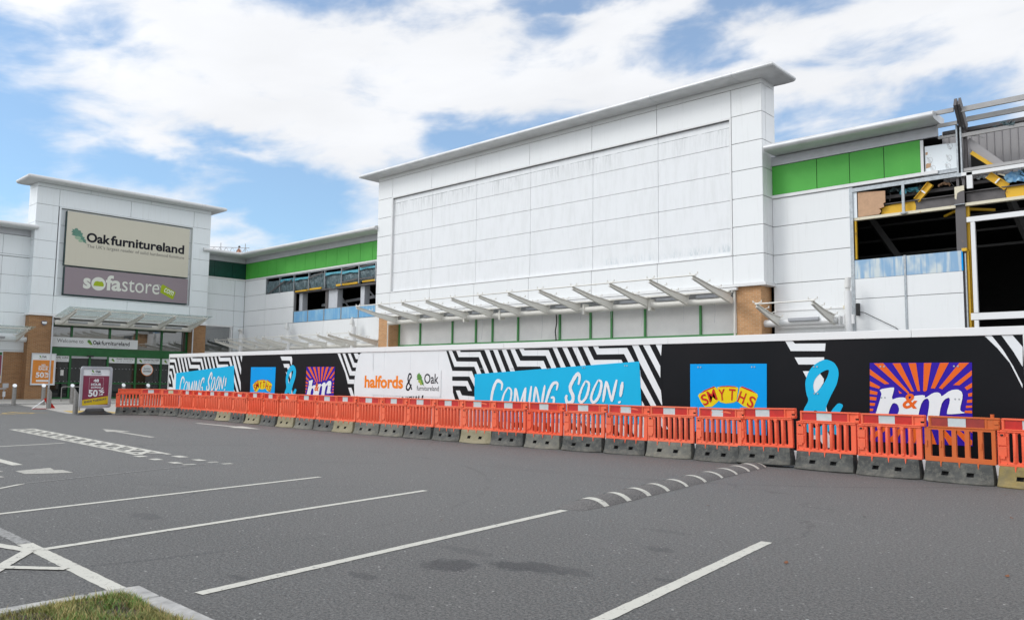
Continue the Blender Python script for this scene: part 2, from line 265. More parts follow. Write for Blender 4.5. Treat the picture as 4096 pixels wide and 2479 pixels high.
def paint(name,col,worn=.5):
    t=NT(name); v=t.vec(); f=t.ramp(t.noise(16,8,.85,v),worn-.01,worn+.05); g=t.ramp(t.noise(1.5,4,.6,v),.35,.7); c=t.mix(t.mth('MULTIPLY',g,.3),col,dark(col,.8)); c=t.mix(f,c,(.16,.158,.155,1)); t.bump(t.noise(90,3,.6,v),.3,.006); return t.fin(c,.75,0,.2)
M['line']=paint('cream_line_paint',(.54,.53,.475,1),.57); M['line_worn']=paint('worn_line_paint',(.42,.41,.37,1),.55); M['line_yellow']=paint('worn_yellow_paint',(.50,.36,.13,1),.6)
M['line_ghost']=paint('ghost_line_paint',(.30,.30,.29,1),.50)
def slabs():
    t=NT('paving_slabs'); v=t.vec(); b=t.n('ShaderNodeTexBrick'); t.L.new(v,b.inputs[0]); b.inputs['Scale'].default_value=1; b.inputs['Brick Width'].default_value=.6; b.inputs['Row Height'].default_value=.45; b.inputs['Mortar Size'].default_value=.008
    b.inputs['Color1'].default_value=(.44,.42,.385,1); b.inputs['Color2'].default_value=(.39,.375,.345,1); b.inputs['Mortar'].default_value=(.22,.21,.2,1)
    f=t.ramp(t.noise(1.2,6,.65,v),.4,.7); return t.fin(t.mix(t.mth('MULTIPLY',f,.4),b.outputs[0],(.27,.26,.24,1)),.85)
M['slabs']=slabs()
M['kerb']=simple('concrete_kerb',(.44,.435,.42,1),.85,var=.4,scale=9,bump=.6)
M['bump']=None
def humpmat():
    t=NT('speed_hump_asphalt'); v=t.vec(); gr=t.noise(70,3,.7,v); c=t.mix(t.ramp(gr,.35,.68),(.070,.067,.067,1),(.235,.225,.215,1)); t.bump(gr,.6,.012); return t.fin(c,.9,0,.2)
M['bump']=humpmat()
M['soil']=simple('bare_soil',(.085,.062,.043,1),.95,var=.55,scale=9,bump=.8)
M['grass_g']=simple('green_grass',(.12,.26,.03,1),.6,var=.45,scale=6); M['grass_y']=simple('dry_grass',(.44,.34,.13,1),.7,var=.4,scale=6); M['grass_o']=simple('olive_grass',(.24,.25,.06,1),.65,var=.4,scale=6)
M['leaf_brown']=simple('dead_leaf',(.20,.075,.03,1),.8)
M['lamp_grey']=simple('grey_light_fitting',(.42,.43,.45,1),.5)
M['alarm']=simple('alarm_box_casing',(.12,.12,.16,1),.4); M['cctv']=simple('white_camera_housing',(.72,.71,.68,1),.4)
M['shed']=simple('distant_dark_cladding',(.05,.052,.055,1),.6)
M['blk']=simple('black_cable',(.02,.02,.02,1),.6)
# ---------------------------------------------------------------- geometry helpers
def tri_poly(loops):
    tris=tessellate_polygon([[Vector((p[0],p[1],0)) for p in l] for l in loops]); return tris
class F:      # a wall frame: s along the wall, z up, d out of the wall
    def __init__(s,o,r,up=(0,0,1)): s.o=Vector(o); s.r=Vector(r).normalized(); s.u=Vector(up); s.n=s.r.cross(s.u)
    def p(s,a,z,d=0): return s.o+s.r*a+s.u*z+s.n*d
WY=lambda y: F((0,y,0),(1,0,0))      # faces -y, s = x
WX=lambda x: F((x,0,0),(0,1,0))      # faces +x, s = y
class MB:
    def __init__(s): s.v=[]; s.f=[]; s.m=[]; s.sm=[]
    def add(s,vs,fs,mi=0,smooth=False):
        b=len(s.v); s.v+= [tuple(v) for v in vs]
        for f in fs: s.f.append([b+i for i in f]); s.m.append(mi); s.sm.append(smooth)
        return s
    def hexa(s,P8,mi=0):  # bottom 4 ccw, top 4
        return s.add(P8,[(3,2,1,0),(4,5,6,7),(0,1,5,4),(1,2,6,5),(2,3,7,6),(3,0,4,7)],mi)
    def box(s,fr,a0,a1,z0,z1,d0,d1,mi=0):
        return s.hexa([fr.p(a0,z0,d1),fr.p(a1,z0,d1),fr.p(a1,z0,d0),fr.p(a0,z0,d0),fr.p(a0,z1,d1),fr.p(a1,z1,d1),fr.p(a1,z1,d0),fr.p(a0,z1,d0)],mi)
    def prism(s,fr,loops,d0,d1,mi=0,smooth_side=False):
        if isinstance(loops[0][0],(int,float)): loops=[loops]
        n=sum(len(l) for l in loops); fl=[p for l in loops for p in l]
        vs=[fr.p(p[0],p[1],d1) for p in fl]+[fr.p(p[0],p[1],d0) for p in fl]
        fs=[]
        for t in tri_poly(loops):
            a,b,c=[fl[i] for i in t]; cr=(b[0]-a[0])*(c[1]-a[1])-(b[1]-a[1])*(c[0]-a[0])
            if abs(cr)<1e-10: continue
            t=tuple(t) if cr>0 else (t[0],t[2],t[1]); fs.append(t); fs.append((t[2]+n,t[1]+n,t[0]+n))
        s.add(vs,fs,mi)
        b=len(s.v)-2*n; k=0
        for li,l in enumerate(loops):
            ar=sum(l[i][0]*l[(i+1)%len(l)][1]-l[(i+1)%len(l)][0]*l[i][1] for i in range(len(l)))
            fwd=(ar>0)==(li==0)
            for i in range(len(l)):
                i0=b+k+i; i1=b+k+(i+1)%len(l)
                q=[i0,i0+n,i1+n,i1] if fwd else [i1,i1+n,i0+n,i0]
                s.f.append(q); s.m.append(mi); s.sm.append(smooth_side)
            k+=len(l)
        return s
    def sheet(s,fr,loops,d,mi=0):
        if isinstance(loops[0][0],(int,float)): loops=[loops]
        fl=[p for l in loops for p in l]; fs=[]
        for t in tri_poly(loops):
            a,b,c=[fl[i] for i in t]; cr=(b[0]-a[0])*(c[1]-a[1])-(b[1]-a[1])*(c[0]-a[0])
            if abs(cr)<1e-10: continue
            fs.append(tuple(t) if cr>0 else (t[0],t[2],t[1]))
        return s.add([fr.p(p[0],p[1],d) for p in fl],fs,mi)
    def tube(s,a,b,r,n=12,r2=None,mi=0,caps=True):
        a=Vector(a); b=Vector(b); r2=r if r2 is None else r2; d=(b-a).normalized(); x=d.orthogonal().normalized(); y=d.cross(x)
        vs=[a+(x*math.cos(2*math.pi*i/n)+y*math.sin(2*math.pi*i/n))*r for i in range(n)]+[b+(x*math.cos(2*math.pi*i/n)+y*math.sin(2*math.pi*i/n))*r2 for i in range(n)]
        s.add(vs,[(i,(i+1)%n,n+(i+1)%n,n+i) for i in range(n)],mi,True)
        if caps: s.add(vs,[tuple(range(n-1,-1,-1)),tuple(range(n,2*n))],mi)
        return s
    def bar(s,a,b,w,h,mi=0,up=(0,0,1)):
        a=Vector(a); b=Vector(b); d=(b-a).normalized(); x=d.cross(Vector(up)).normalized()*w/2; y=x.normalized().cross(d)*h/2
        return s.hexa([a-x-y,a+x-y,b+x-y,b-x-y,a-x+y,a+x+y,b+x+y,b-x+y],mi)
    def path(s,pts,r,n=6,mi=0):
        for a,b in zip(pts,pts[1:]): s.tube(a,b,r,n,mi=mi)
        return s
    def sweep(s,pts,mit,prof,mi=0,smooth=True,caps=True):
        n=len(prof); vs=[]
        for p,mv in zip(pts,mit):
            for (d,z) in prof: vs.append((p[0]+mv[0]*d,p[1]+mv[1]*d,z))
        fs=[(i*n+j,i*n+(j+1)%n,(i+1)*n+(j+1)%n,(i+1)*n+j) for i in range(len(pts)-1) for j in range(n)]
        s.add(vs,fs,mi,smooth)
        if caps: s.add(vs,[tuple(range(n-1,-1,-1)),tuple((len(pts)-1)*n+j for j in range(n))],mi)
        return s
    def build(s,name,mats,parent=None,fix=True,bevel=0):
        me=bpy.data.meshes.new(name); me.from_pydata(s.v,[],s.f)
        if not isinstance(mats,(list,tuple)): mats=[mats]
        for m in mats: me.materials.append(M[m] if isinstance(m,str) else m)
        me.polygons.foreach_set('material_index',s.m); me.polygons.foreach_set('use_smooth',s.sm)
        if fix:
            b=bmesh.new(); b.from_mesh(me); bmesh.ops.recalc_face_normals(b,faces=b.faces); b.to_mesh(me); b.free()
        me.update(); o=bpy.data.objects.new(name,me); COL.objects.link(o)
        if parent is not None: o.parent=parent; o.matrix_parent_inverse=Matrix.Translation(-parent_loc(parent))
        if bevel:
            md=o.modifiers.new('bevel','BEVEL'); md.width=bevel; md.segments=2; md.limit_method='ANGLE'; md.angle_limit=R(50)
        return o
def parent_loc(p):
    v=Vector(p.location); q=p.parent
    return v if q is None else v+parent_loc(q)+(p.matrix_parent_inverse.translation)
def tag(o,label,cat,group=None,kind=None):
    if label: o['label']=label
    if cat: o['category']=cat
    if group: o['group']=group
    if kind: o['kind']=kind
    return o
def thing(name,label,cat,loc=(0,0,0),group=None):
    o=bpy.data.objects.new(name,None); o.empty_display_size=.2; COL.objects.link(o); o.location=loc; return tag(o,label,cat,group)
def struct(name,mb,m,**k):
    o=mb.build(name,m,None,**k); o['kind']='structure'; return o
def text_verts(body,shear=0,off=0):
    cu=bpy.data.curves.new('t','FONT'); cu.body=body; cu.shear=shear; cu.offset=off; cu.resolution_u=4; ob=bpy.data.objects.new('t',cu); COL.objects.link(ob)
    me=bpy.data.meshes.new_from_object(ob); vs=[v.co.copy() for v in me.vertices]; fs=[tuple(p.vertices) for p in me.polygons]
    bpy.data.objects.remove(ob); bpy.data.meshes.remove(me); return vs,fs
def text(mb,fr,body,a0,a1,z0,z1,d,mi=0,shear=0,off=0,rot=0,mirror=False):
    """lettering fitted to the rectangle a0..a1, z0..z1 of a wall frame"""
    vs,fs=text_verts(body,shear,off); xs=[v.x for v in vs]; ys=[v.y for v in vs]; x0,x1,y0,y1=min(xs),max(xs),min(ys),max(ys)
    cx=(a0+a1)/2; cz=(z0+z1)/2; c,s=math.cos(rot),math.sin(rot); out=[]
    for v in vs:
        a=((v.x-x0)/(x1-x0)-.5)*(a1-a0); z=((v.y-y0)/max(y1-y0,1e-6)-.5)*(z1-z0); out.append(fr.p(cx+a*c-z*s,cz+a*s+z*c,d))
    mb.add(out,fs,mi); return mb
def stroke(mb,fr,pts,w,d,mi=0,taper=.75,rnd=None):
    """a brush stroke as a flat ribbon with uneven edges"""
    P=[Vector(p) for p in pts]; fine=[]
    n=len(P)
    for i in range(n-1):
        p0=P[max(i-1,0)];p1=P[i];p2=P[i+1];p3=P[min(i+2,n-1)]
        for k in range(6):
            t=k/6; fine.append(.5*((2*p1)+(-p0+p2)*t+(2*p0-5*p1+4*p2-p3)*t*t+(-p0+3*p1-3*p2+p3)*t**3))
    fine.append(P[-1]); vs=[]; m=len(fine)
    if n==2: fine=[P[0].lerp(P[1],i/8) for i in range(9)]; m=9
    for i,p in enumerate(fine):
        tn=(fine[min(i+1,m-1)]-fine[max(i-1,0)]).normalized(); nn=Vector((-tn.y,tn.x)); u=i/(m-1)
        ww=w*(.5+.06*random.uniform(-1,1))*(1-(1-taper)*abs(2*u-1)**4)
        vs+= [fr.p(*(p+nn*ww),d),fr.p(*(p-nn*ww),d)]
    # order so faces look outwards
    mb.add(vs,[(2*i,2*i+1,2*i+3,2*i+2) for i in range(m-1)],mi); return mb
def clip(poly,axis,val,keep_greater):
    out=[]; n=len(poly)
    for i in range(n):
        a=poly[i]; b=poly[(i+1)%n]; ia=(a[axis]>=val)==keep_greater or a[axis]==val; ib=(b[axis]>=val)==keep_greater or b[axis]==val
        if ia: out.append(a)
        if ia!=ib:
            t=(val-a[axis])/(b[axis]-a[axis]); out.append((a[0]+(b[0]-a[0])*t,a[1]+(b[1]-a[1])*t))
    return out
ART={'bands':[[(-16.413,2.283),(-16.327,2.281),(-16.075,1.841),(-15.293,1.837),(-15.12,1.531),(-15.115,1.338),(-15.264,1.506),(-15.384,1.723),(-16.149,1.729),(-16.235,1.911)],[(-16.179,2.279),(-16.014,2.276),(-15.911,2.1),(-15.132,2.091),(-14.866,1.64),(-15.002,1.627),(-15.209,1.973),(-15.987,1.984)],[(-15.861,2.281),(-14.921,2.276),(-14.565,1.664),(-14.714,1.64),(-15.081,2.23),(-15.835,2.235)],[(-14.745,2.273),(-14.604,2.27),(-14.259,1.664),(-14.409,1.657)],[(-14.438,2.272),(-14.293,2.274),(-13.957,1.677),(-14.104,1.665)],[(-14.128,2.273),(-13.983,2.273),(-13.738,1.836),(-12.972,1.833),(-12.872,1.723),(-13.836,1.677),(-13.811,1.718)],[(-13.827,2.279),(-13.679,2.281),(-13.56,2.106),(-12.794,2.096),(-12.588,1.756),(-12.74,1.756),(-12.86,1.976),(-13.636,1.983)],[(-13.526,2.283),(-12.576,2.286),(-12.292,1.777),(-12.435,1.771),(-12.698,2.235),(-13.494,2.245)],[(-12.437,2.288),(-12.274,2.289),(-11.983,1.798),(-12.137,1.788)],[(-12.118,2.29),(-11.97,2.292),(-11.688,1.812),(-11.831,1.804)],[(-11.804,2.293),(-11.653,2.294),(-11.384,1.828),(-11.531,1.825)],[(-11.498,2.295),(-11.346,2.296),(-11.226,2.103),(-10.464,2.102),(-10.333,1.885),(-10.481,1.882),(-10.539,1.979),(-11.31,1.981)],[(-11.192,2.297),(-10.256,2.297),(-10.028,1.913),(-9.98,1.681),(-10.173,1.915),(-10.382,2.244),(-11.166,2.245)],[(-16.151,1.574),(-15.476,1.577),(-15.259,1.288),(-15.195,1.084),(-15.194,1.048),(-15.75,1.073),(-15.84,1.202),(-16.002,1.199),(-15.843,0.931),(-15.693,0.672),(-15.872,0.666),(-16.11,1.14),(-16.126,1.321),(-15.596,1.32),(-15.512,1.195),(-15.365,1.197),(-15.547,1.462),(-16.148,1.46)]],'rightblack':[[(-10.08,2.303),(-9.467,2.298),(-9.463,0.986),(-9.294,0.485),(-9.322,0.054),(-9.434,0.262),(-9.846,0.239),(-9.845,0.458),(-10.042,1.025),(-10.014,1.628),(-10.054,1.927)]],'rightwhite':[[(-9.63,2.302),(-9.467,2.298),(-9.489,2.052)],[(-9.959,2.301),(-9.787,2.301),(-9.508,1.828),(-9.509,1.575)],[(-10.245,2.303),(-10.08,2.303),(-9.498,1.302),(-9.463,0.993),(-9.481,0.992),(-10.046,1.909)],[(-10.027,1.628),(-9.635,1.003),(-9.319,0.484),(-9.446,0.477),(-9.778,0.999),(-10.015,1.36)],[(-9.989,1.071),(-9.936,0.995),(-9.651,0.467),(-9.806,0.46),(-9.984,0.805)]],'underblack':[[(-15.228,0.292),(-14.72,0.315),(-14.652,0.26),(-14.583,0.123),(-14.716,0.116),(-14.802,0.229),(-15.226,0.208)],[(-14.507,0.43),(-14.327,0.426),(-14.161,0.214),(-13.999,0.107),(-14.191,0.097)],[(-13.941,0.431),(-13.504,0.438),(-13.41,0.319),(-13.876,0.308)],[(-13.29,0.392),(-13.049,0.402),(-12.839,0.147),(-13.075,0.134)],[(-12.842,0.434),(-12.696,0.484),(-12.463,0.189),(-12.664,0.179)],[(-12.238,0.482),(-11.877,0.498),(-11.766,0.333),(-12.153,0.357)],[(-11.713,0.505),(-11.578,0.511),(-11.337,0.187),(-11.549,0.175)],[(-11.444,0.412),(-10.973,0.434),(-10.896,0.325),(-11.39,0.299)],[(-10.871,0.501),(-10.719,0.508),(-10.543,0.252),(-10.719,0.242)],[(-10.494,0.538),(-10.346,0.545),(-10.152,0.234),(-10.297,0.225)]],'banner':[[(-15.267,1.639),(-10.052,1.934),(-9.971,0.561),(-15.248,0.399)]],'trans_white':[[(-21.576,2.288),(-21.43,2.286),(-20.89,1.462),(-20.622,1.464),(-20.638,1.325),(-20.968,1.326),(-21.107,1.647),(-21.28,1.893)],[(-21.301,2.284),(-21.158,2.282),(-20.771,1.719),(-20.573,1.722),(-20.601,1.582),(-20.873,1.586)],[(-21.006,2.28),(-20.865,2.278),(-20.645,1.979),(-20.505,1.973),(-20.555,1.835),(-20.712,1.836)],[(-20.701,2.275),(-20.496,2.278),(-20.451,2.236),(-20.397,2.235),(-20.463,2.09),(-20.575,2.098)],[(-20.938,1.208),(-20.769,1.207),(-20.6,0.934),(-20.371,0.61),(-20.535,0.605),(-20.766,0.924)]],'whitefield':[[(-20.336,2.281),(-19.712,2.271),(-19.624,0.373),(-20.428,0.342),(-20.594,0.927),(-20.633,1.322),(-20.597,1.582),(-20.55,1.835),(-20.502,1.973),(-20.456,2.09),(-20.392,2.235)]],'amp_near':[[(-5.901,1.943),(-6.031,1.899),(-6.163,1.81),(-6.253,1.681),(-6.311,1.509),(-6.294,1.294),(-6.242,1.167),(-6.344,1.014),(-6.392,0.82),(-6.341,0.609),(-6.19,0.521),(-6.018,0.53),(-5.868,0.632),(-5.765,0.55),(-5.651,0.544),(-5.66,0.611),(-5.76,0.758),(-5.651,1.005),(-5.601,1.1),(-5.668,1.133),(-5.72,1.117),(-5.813,1.006),(-5.872,0.904),(-5.944,1.006),(-5.832,1.261),(-5.712,1.473),(-5.672,1.661),(-5.684,1.766),(-5.755,1.882)],[(-5.842,1.76),(-5.992,1.703),(-6.12,1.575),(-6.16,1.446),(-6.14,1.34),(-6.119,1.298),(-5.976,1.449),(-5.877,1.619)],[(-6.158,0.999),(-6.239,0.805),(-6.187,0.669),(-6.08,0.653),(-5.939,0.775),(-6.052,0.96)]],'bars_near':[[(-6.689,2.301),(-6.548,2.302),(-6.492,2.244),(-5.905,2.234),(-5.921,2.092),(-6.579,2.103)],[(-6.507,1.98),(-5.937,1.977),(-5.946,1.841),(-6.431,1.844)],[(-6.349,1.718),(-6.056,1.718),(-5.952,1.576),(-5.96,1.502),(-6.016,1.416),(-6.12,1.287),(-6.161,1.361)],[(-6.028,1.077),(-5.921,1.08),(-5.883,0.882),(-5.928,0.755),(-5.989,0.878)],[(-6.168,0.575),(-5.93,0.671),(-5.85,0.487),(-5.854,0.31),(-5.96,0.303),(-6.063,0.454),(-6.17,0.448)]],'bars_far':[[(-24.999,2.229),(-24.279,2.223),(-24.23,2.141),(-24.244,1.93),(-24.288,1.939),(-24.376,2.083),(-24.885,2.093)],[(-24.788,1.973),(-24.415,1.974),(-24.243,1.704),(-24.242,1.564),(-24.297,1.439),(-24.528,1.842),(-24.719,1.846)],[(-24.607,1.717),(-24.539,1.657),(-24.413,1.438),(-24.368,1.298),(-24.435,1.344),(-24.553,1.563)],[(-24.287,1.081),(-24.172,1.083),(-24.117,0.906),(-23.924,0.579),(-24.094,0.574)]],'bm_sq':[[(-5.117,1.865),(-3.481,1.861),(-3.52,0.488),(-5.151,0.47)]],'bm_rays':[[(-5.048,1.856),(-4.884,1.859),(-4.468,1.348),(-4.478,1.315)],[(-4.729,1.854),(-4.598,1.857),(-4.39,1.37),(-4.434,1.365)],[(-4.466,1.856),(-4.342,1.857),(-4.293,1.377),(-4.335,1.376)],[(-4.218,1.856),(-4.097,1.858),(-4.184,1.392),(-4.22,1.368),(-4.244,1.382)],[(-3.964,1.857),(-3.828,1.858),(-4.057,1.423),(-4.12,1.426)],[(-3.668,1.856),(-3.523,1.855),(-3.946,1.412),(-3.995,1.434)],[(-5.116,1.755),(-4.789,1.495),(-4.87,1.486),(-5.119,1.652)],[(-5.122,1.54),(-4.945,1.441),(-4.969,1.404),(-5.124,1.449)],[(-5.126,1.381),(-4.994,1.349),(-5.005,1.294),(-5.128,1.31)],[(-5.129,1.266),(-5.014,1.254),(-5.023,1.197),(-5.131,1.205)],[(-5.132,1.154),(-5.04,1.152),(-5.049,1.101),(-5.134,1.103)],[(-5.135,1.052),(-5.076,1.05),(-5.083,1.01),(-5.136,1.008)],[(-3.488,1.732),(-3.491,1.648),(-3.68,1.482),(-3.775,1.485)],[(-3.492,1.525),(-3.495,1.45),(-3.572,1.402),(-3.605,1.449)],[(-3.496,1.366),(-3.498,1.306),(-3.554,1.295),(-3.558,1.346)],[(-3.5,1.253),(-3.502,1.201),(-3.58,1.195),(-3.573,1.242)],[(-3.504,1.154),(-3.505,1.118),(-3.599,1.11),(-3.593,1.148)],[(-3.507,1.07),(-3.508,1.025),(-3.619,1.028),(-3.613,1.066)],[(-4.644,1.385),(-4.584,1.333),(-4.631,1.326)],[(-5.144,0.587),(-4.92,0.739),(-4.834,0.713),(-5.121,0.488),(-5.146,0.482)],[(-4.869,0.479),(-4.727,0.481),(-4.56,0.756),(-4.625,0.762)],[(-4.522,0.484),(-4.393,0.486),(-4.348,0.766),(-4.403,0.763)],[(-4.185,0.485),(-4.061,0.485),(-4.149,0.775),(-4.203,0.772)],[(-3.869,0.485),(-3.731,0.486),(-3.963,0.784),(-4.025,0.781)],[(-3.522,0.581),(-3.525,0.506),(-3.595,0.498),(-3.841,0.789),(-3.772,0.792)],[(-3.515,0.786),(-3.518,0.702),(-3.702,0.833),(-3.667,0.872)],[(-5.139,0.749),(-5.141,0.668),(-5.016,0.754),(-5.034,0.794)]],'bm_b':[[(-4.963,1.396),(-4.724,1.438),(-4.708,1.412),(-4.767,1.213),(-4.657,1.258),(-4.545,1.264),(-4.472,1.211),(-4.457,1.113),(-4.498,0.955),(-4.595,0.833),(-4.747,0.777),(-4.918,0.783),(-5.072,0.853),(-4.927,1.3),(-4.932,1.34)],[(-4.755,1.144),(-4.8,1.043),(-4.828,0.922),(-4.753,0.895),(-4.676,0.948),(-4.635,1.048),(-4.661,1.137),(-4.717,1.165)]],'bm_m':[[(-4.411,1.291),(-4.213,1.314),(-4.224,1.252),(-4.086,1.351),(-4.006,1.361),(-3.967,1.329),(-3.961,1.285),(-3.821,1.398),(-3.708,1.415),(-3.65,1.382),(-3.632,1.307),(-3.685,1.088),(-3.669,1.051),(-3.611,1.034),(-3.631,1.021),(-3.869,0.993),(-3.89,1.011),(-3.827,1.227),(-3.842,1.28),(-3.913,1.244),(-3.969,1.156),(-4.023,0.857),(-4.211,0.82),(-4.145,1.18),(-4.17,1.257),(-4.234,1.236),(-4.291,1.137),(-4.364,0.823),(-4.577,0.81),(-4.454,1.211),(-4.42,1.232)]],'smy_sq':[[(-8.771,1.867),(-7.07,1.864),(-7.094,0.47),(-8.779,0.472)]],'smy_yel':[[(-26.787,1.207),(-26.764,1.248),(-26.421,1.4),(-26.373,1.392),(-26.251,1.181),(-26.348,1.081),(-26.469,0.989),(-26.629,0.978),(-26.717,1.076)],[(-26.341,1.397),(-25.916,1.4),(-25.877,1.383),(-25.919,1.12),(-25.985,1.087),(-26.156,1.064),(-26.285,1.09),(-26.334,1.179)],[(-25.838,1.404),(-25.473,1.27),(-25.461,1.231),(-25.559,0.989),(-25.62,0.983),(-25.778,1.025),(-25.91,1.12)]],'smy_red':[[(-26.738,1.254),(-26.64,1.321),(-26.422,1.408),(-26.389,1.392),(-26.545,1.338)],[(-26.319,1.392),(-26.263,1.412),(-26.106,1.422),(-25.948,1.415),(-25.909,1.395),(-26.104,1.402)],[(-25.828,1.399),(-25.792,1.416),(-25.602,1.35),(-25.483,1.278),(-25.599,1.314)]],'smy_let':[(-26.631,1.13),(-26.465,1.219),(-26.24,1.238),(-26.013,1.245),(-25.8,1.194),(-25.599,1.112)],'strokes':[(0.093,[(-14.27,1.231),(-14.254,1.407),(-14.429,1.464),(-14.572,1.227),(-14.626,0.943),(-14.595,0.72),(-14.463,0.701),(-14.318,0.81)]),(0.068,[(-14.036,1.305),(-14.178,1.117),(-14.253,0.836),(-14.17,0.699),(-14.012,0.819),(-13.927,1.052),(-13.924,1.237),(-14.02,1.305)]),(0.088,[(-13.773,1.297),(-13.799,0.963),(-13.867,0.709)]),(0.063,[(-13.751,1.286),(-13.634,0.831)]),(0.063,[(-13.634,0.831),(-13.44,1.302)]),(0.088,[(-13.425,1.313),(-13.502,0.721)]),(0.083,[(-13.236,1.35),(-13.34,0.727)]),(0.078,[(-13.097,1.34),(-13.188,0.732)]),(0.068,[(-13.076,1.329),(-12.929,0.774)]),(0.078,[(-12.92,0.774),(-12.794,1.377)]),(0.083,[(-12.422,1.261),(-12.394,1.426),(-12.532,1.413),(-12.661,1.213),(-12.76,0.901),(-12.699,0.748),(-12.555,0.808),(-12.5,1.062),(-12.601,1.077)]),(0.098,[(-11.751,1.4),(-11.714,1.583),(-11.788,1.647),(-11.939,1.463),(-11.999,1.311),(-11.909,1.118),(-11.949,0.988),(-12.074,0.964),(-12.125,1.071),(-12.098,1.153)]),(0.073,[(-11.543,1.488),(-11.663,1.294),(-11.73,1.08),(-11.662,0.992),(-11.527,1.105),(-11.448,1.319),(-11.449,1.446),(-11.543,1.488)]),(0.073,[(-11.171,1.512),(-11.302,1.3),(-11.375,1.088),(-11.301,1.001),(-11.17,1.113),(-11.092,1.324),(-11.085,1.47),(-11.171,1.512)]),(0.078,[(-10.945,1.493),(-11.034,1.012)]),(0.068,[(-10.929,1.482),(-10.79,1.029)]),(0.083,[(-10.79,1.029),(-10.649,1.526)]),(0.088,[(-10.489,1.476),(-10.551,1.143)]),(0.078,[(-10.581,1.044),(-10.564,1.0)])],'fine':[('O',(-13.667,0.63)),('C',(-13.535,0.626)),('E',(-13.183,0.635)),('N',(-13.043,0.636)),('A',(-12.904,0.628)),('C',(-12.761,0.633)),('U',(-12.625,0.634)),('E',(-12.485,0.631)),('I',(-12.341,0.632)),('A',(-12.204,0.633)),('O',(-11.963,0.63)),('K',(-11.821,0.627))],'endzig':[[(-3.29,2.303),(-3.183,2.3),(-3.029,2.064),(-2.895,1.796),(-2.778,1.505),(-2.78,1.451),(-2.941,1.851),(-3.109,2.093)],[(-3.043,2.299),(-2.889,2.298),(-2.753,2.104),(-2.765,1.786),(-2.886,2.034)]],'barriers':[(-32.62,12.42,-31.82,12.99),(-32.55,13.32,-30.95,13.4),(-30.86,13.42,-29.53,13.55),(-29.55,13.55,-28.55,13.56),(-28.59,13.56,-27.55,13.55),(-27.6,13.55,-26.5,13.51),(-26.54,13.51,-25.42,13.46),(-25.46,13.46,-24.37,13.42),(-24.59,13.42,-23.3,13.37),(-23.29,13.37,-22.27,13.32),(-22.22,13.32,-21.19,13.28),(-21.16,13.28,-20.17,13.27),(-20.14,13.27,-19.09,13.27),(-19.17,13.27,-18.2,13.27),(-18.18,13.27,-17.14,13.3),(-17.1,13.3,-16.18,13.33),(-16.12,13.33,-15.12,13.36),(-15.05,13.37,-14.14,13.4),(-14.1,13.4,-13.11,13.47),(-13.13,13.46,-12.17,13.53),(-12.14,13.54,-11.17,13.61),(-11.12,13.61,-10.12,13.73),(-10.09,13.73,-9.15,13.85),(-9.12,13.85,-8.1,13.9),(-8.05,13.9,-7.1,13.92),(-7.18,13.92,-6.08,13.91),(-6.05,13.91,-4.99,13.83),(-4.96,13.82,-3.95,13.77),(-3.92,13.77,-2.93,13.74),(-2.91,13.74,-2.04,13.72)]}
# ================================================================ setting: ground, paving, markings
G=F((0,0,0),(1,0,0),(0,1,0))          # ground frame: a = x, z = y, d = height
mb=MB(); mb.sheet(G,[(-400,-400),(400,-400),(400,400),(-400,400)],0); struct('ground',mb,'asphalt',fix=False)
mb=MB(); mb.prism(G,[(-54.9,-60),(-45.3,-60),(-45.3,29.6),(-54.9,29.6)],-.02,.06); struct('pavement',mb,'slabs')
mb=MB(); mb.prism(G,[(-45.28,-60),(-45.14,-60),(-45.14,29.6),(-45.28,29.6)],-.02,.075); struct('pavement_kerb',mb,'kerb')
mb=MB(); mb.prism(G,[(-45.13,12.5),(-42.6,12.15),(-39.3,11.9),(-36.5,11.45),(-34.2,11.15),(-32.9,11.3),(-33.0,13.0),(-33.9,14.9),(-33.9,29),(-45.13,29)],-.02,.02); struct('paved_crossing',mb,'slabs')
mb=MB(); mb.prism(G,[(-36.4,11.7),(-34.3,11.35),(-33.2,11.5),(-33.2,12.9),(-34.2,13.0),(-36.3,12.6)],.021,.027); struct('tactile_paving',mb,'line_yellow')
def lineq(mb,a,b,w,mi=0,n=10,wob=.003,h=.004):
    a=Vector(a);b=Vector(b);t=(b-a).normalized();nn=Vector((-t.y,t.x))*w/2; n=max(2,int((b-a).length/.06)); L_=[];R_=[]
    for i in range(n+1):
        p=a.lerp(b,i/n); j=random.uniform(-wob,wob); k=random.uniform(-wob,wob); L_.append(tuple(p+nn*(1+j/w*2))); R_.append(tuple(p-nn*(1+k/w*2)))
    for i in range(n): mb.add([G.p(*R_[i],h),G.p(*R_[i+1],h),G.p(*L_[i+1],h),G.p(*L_[i],h)],[(0,1,2,3)],mi)
def marking(name,polys=(),lines=(),m='line',h=.004):
    mb=MB()
    for p in polys: mb.sheet(G,p,h)
    for l in lines: lineq(mb,l[0],l[1],l[2],h=h)
    o=mb.build(name,m,fix=False); o['kind']='structure'; return o
marking('parking_line',lines=[((-9.68,2.35),(-10.30,6.87),.095)])
marking('parking_line',lines=[((-7.50,2.30),(-8.14,7.07),.095)])
marking('parking_line',lines=[((-5.28,2.60),(-5.85,7.16),.10)])
marking('parking_line',lines=[((-2.90,3.1),(-3.41,7.12),.105)])
marking('hatch_line',lines=[((-7.86,2.29),(-5.43,2.26),.12)],h=.0025)
marking('worn_hatch_line',lines=[((-9.8,2.315),(-7.87,2.29),.11)],m='line_ghost',h=.0025)
marking('hatch_line',lines=[((-7.50,2.235),(-9.6,1.62),.10)],h=.0055)
marking('hatch_line',lines=[((-7.50,2.21),(-6.3,1.42),.10)],h=.007)
marking('hatch_line',lines=[((-6.62,2.22),(-7.02,1.88),.085)],h=.0085)
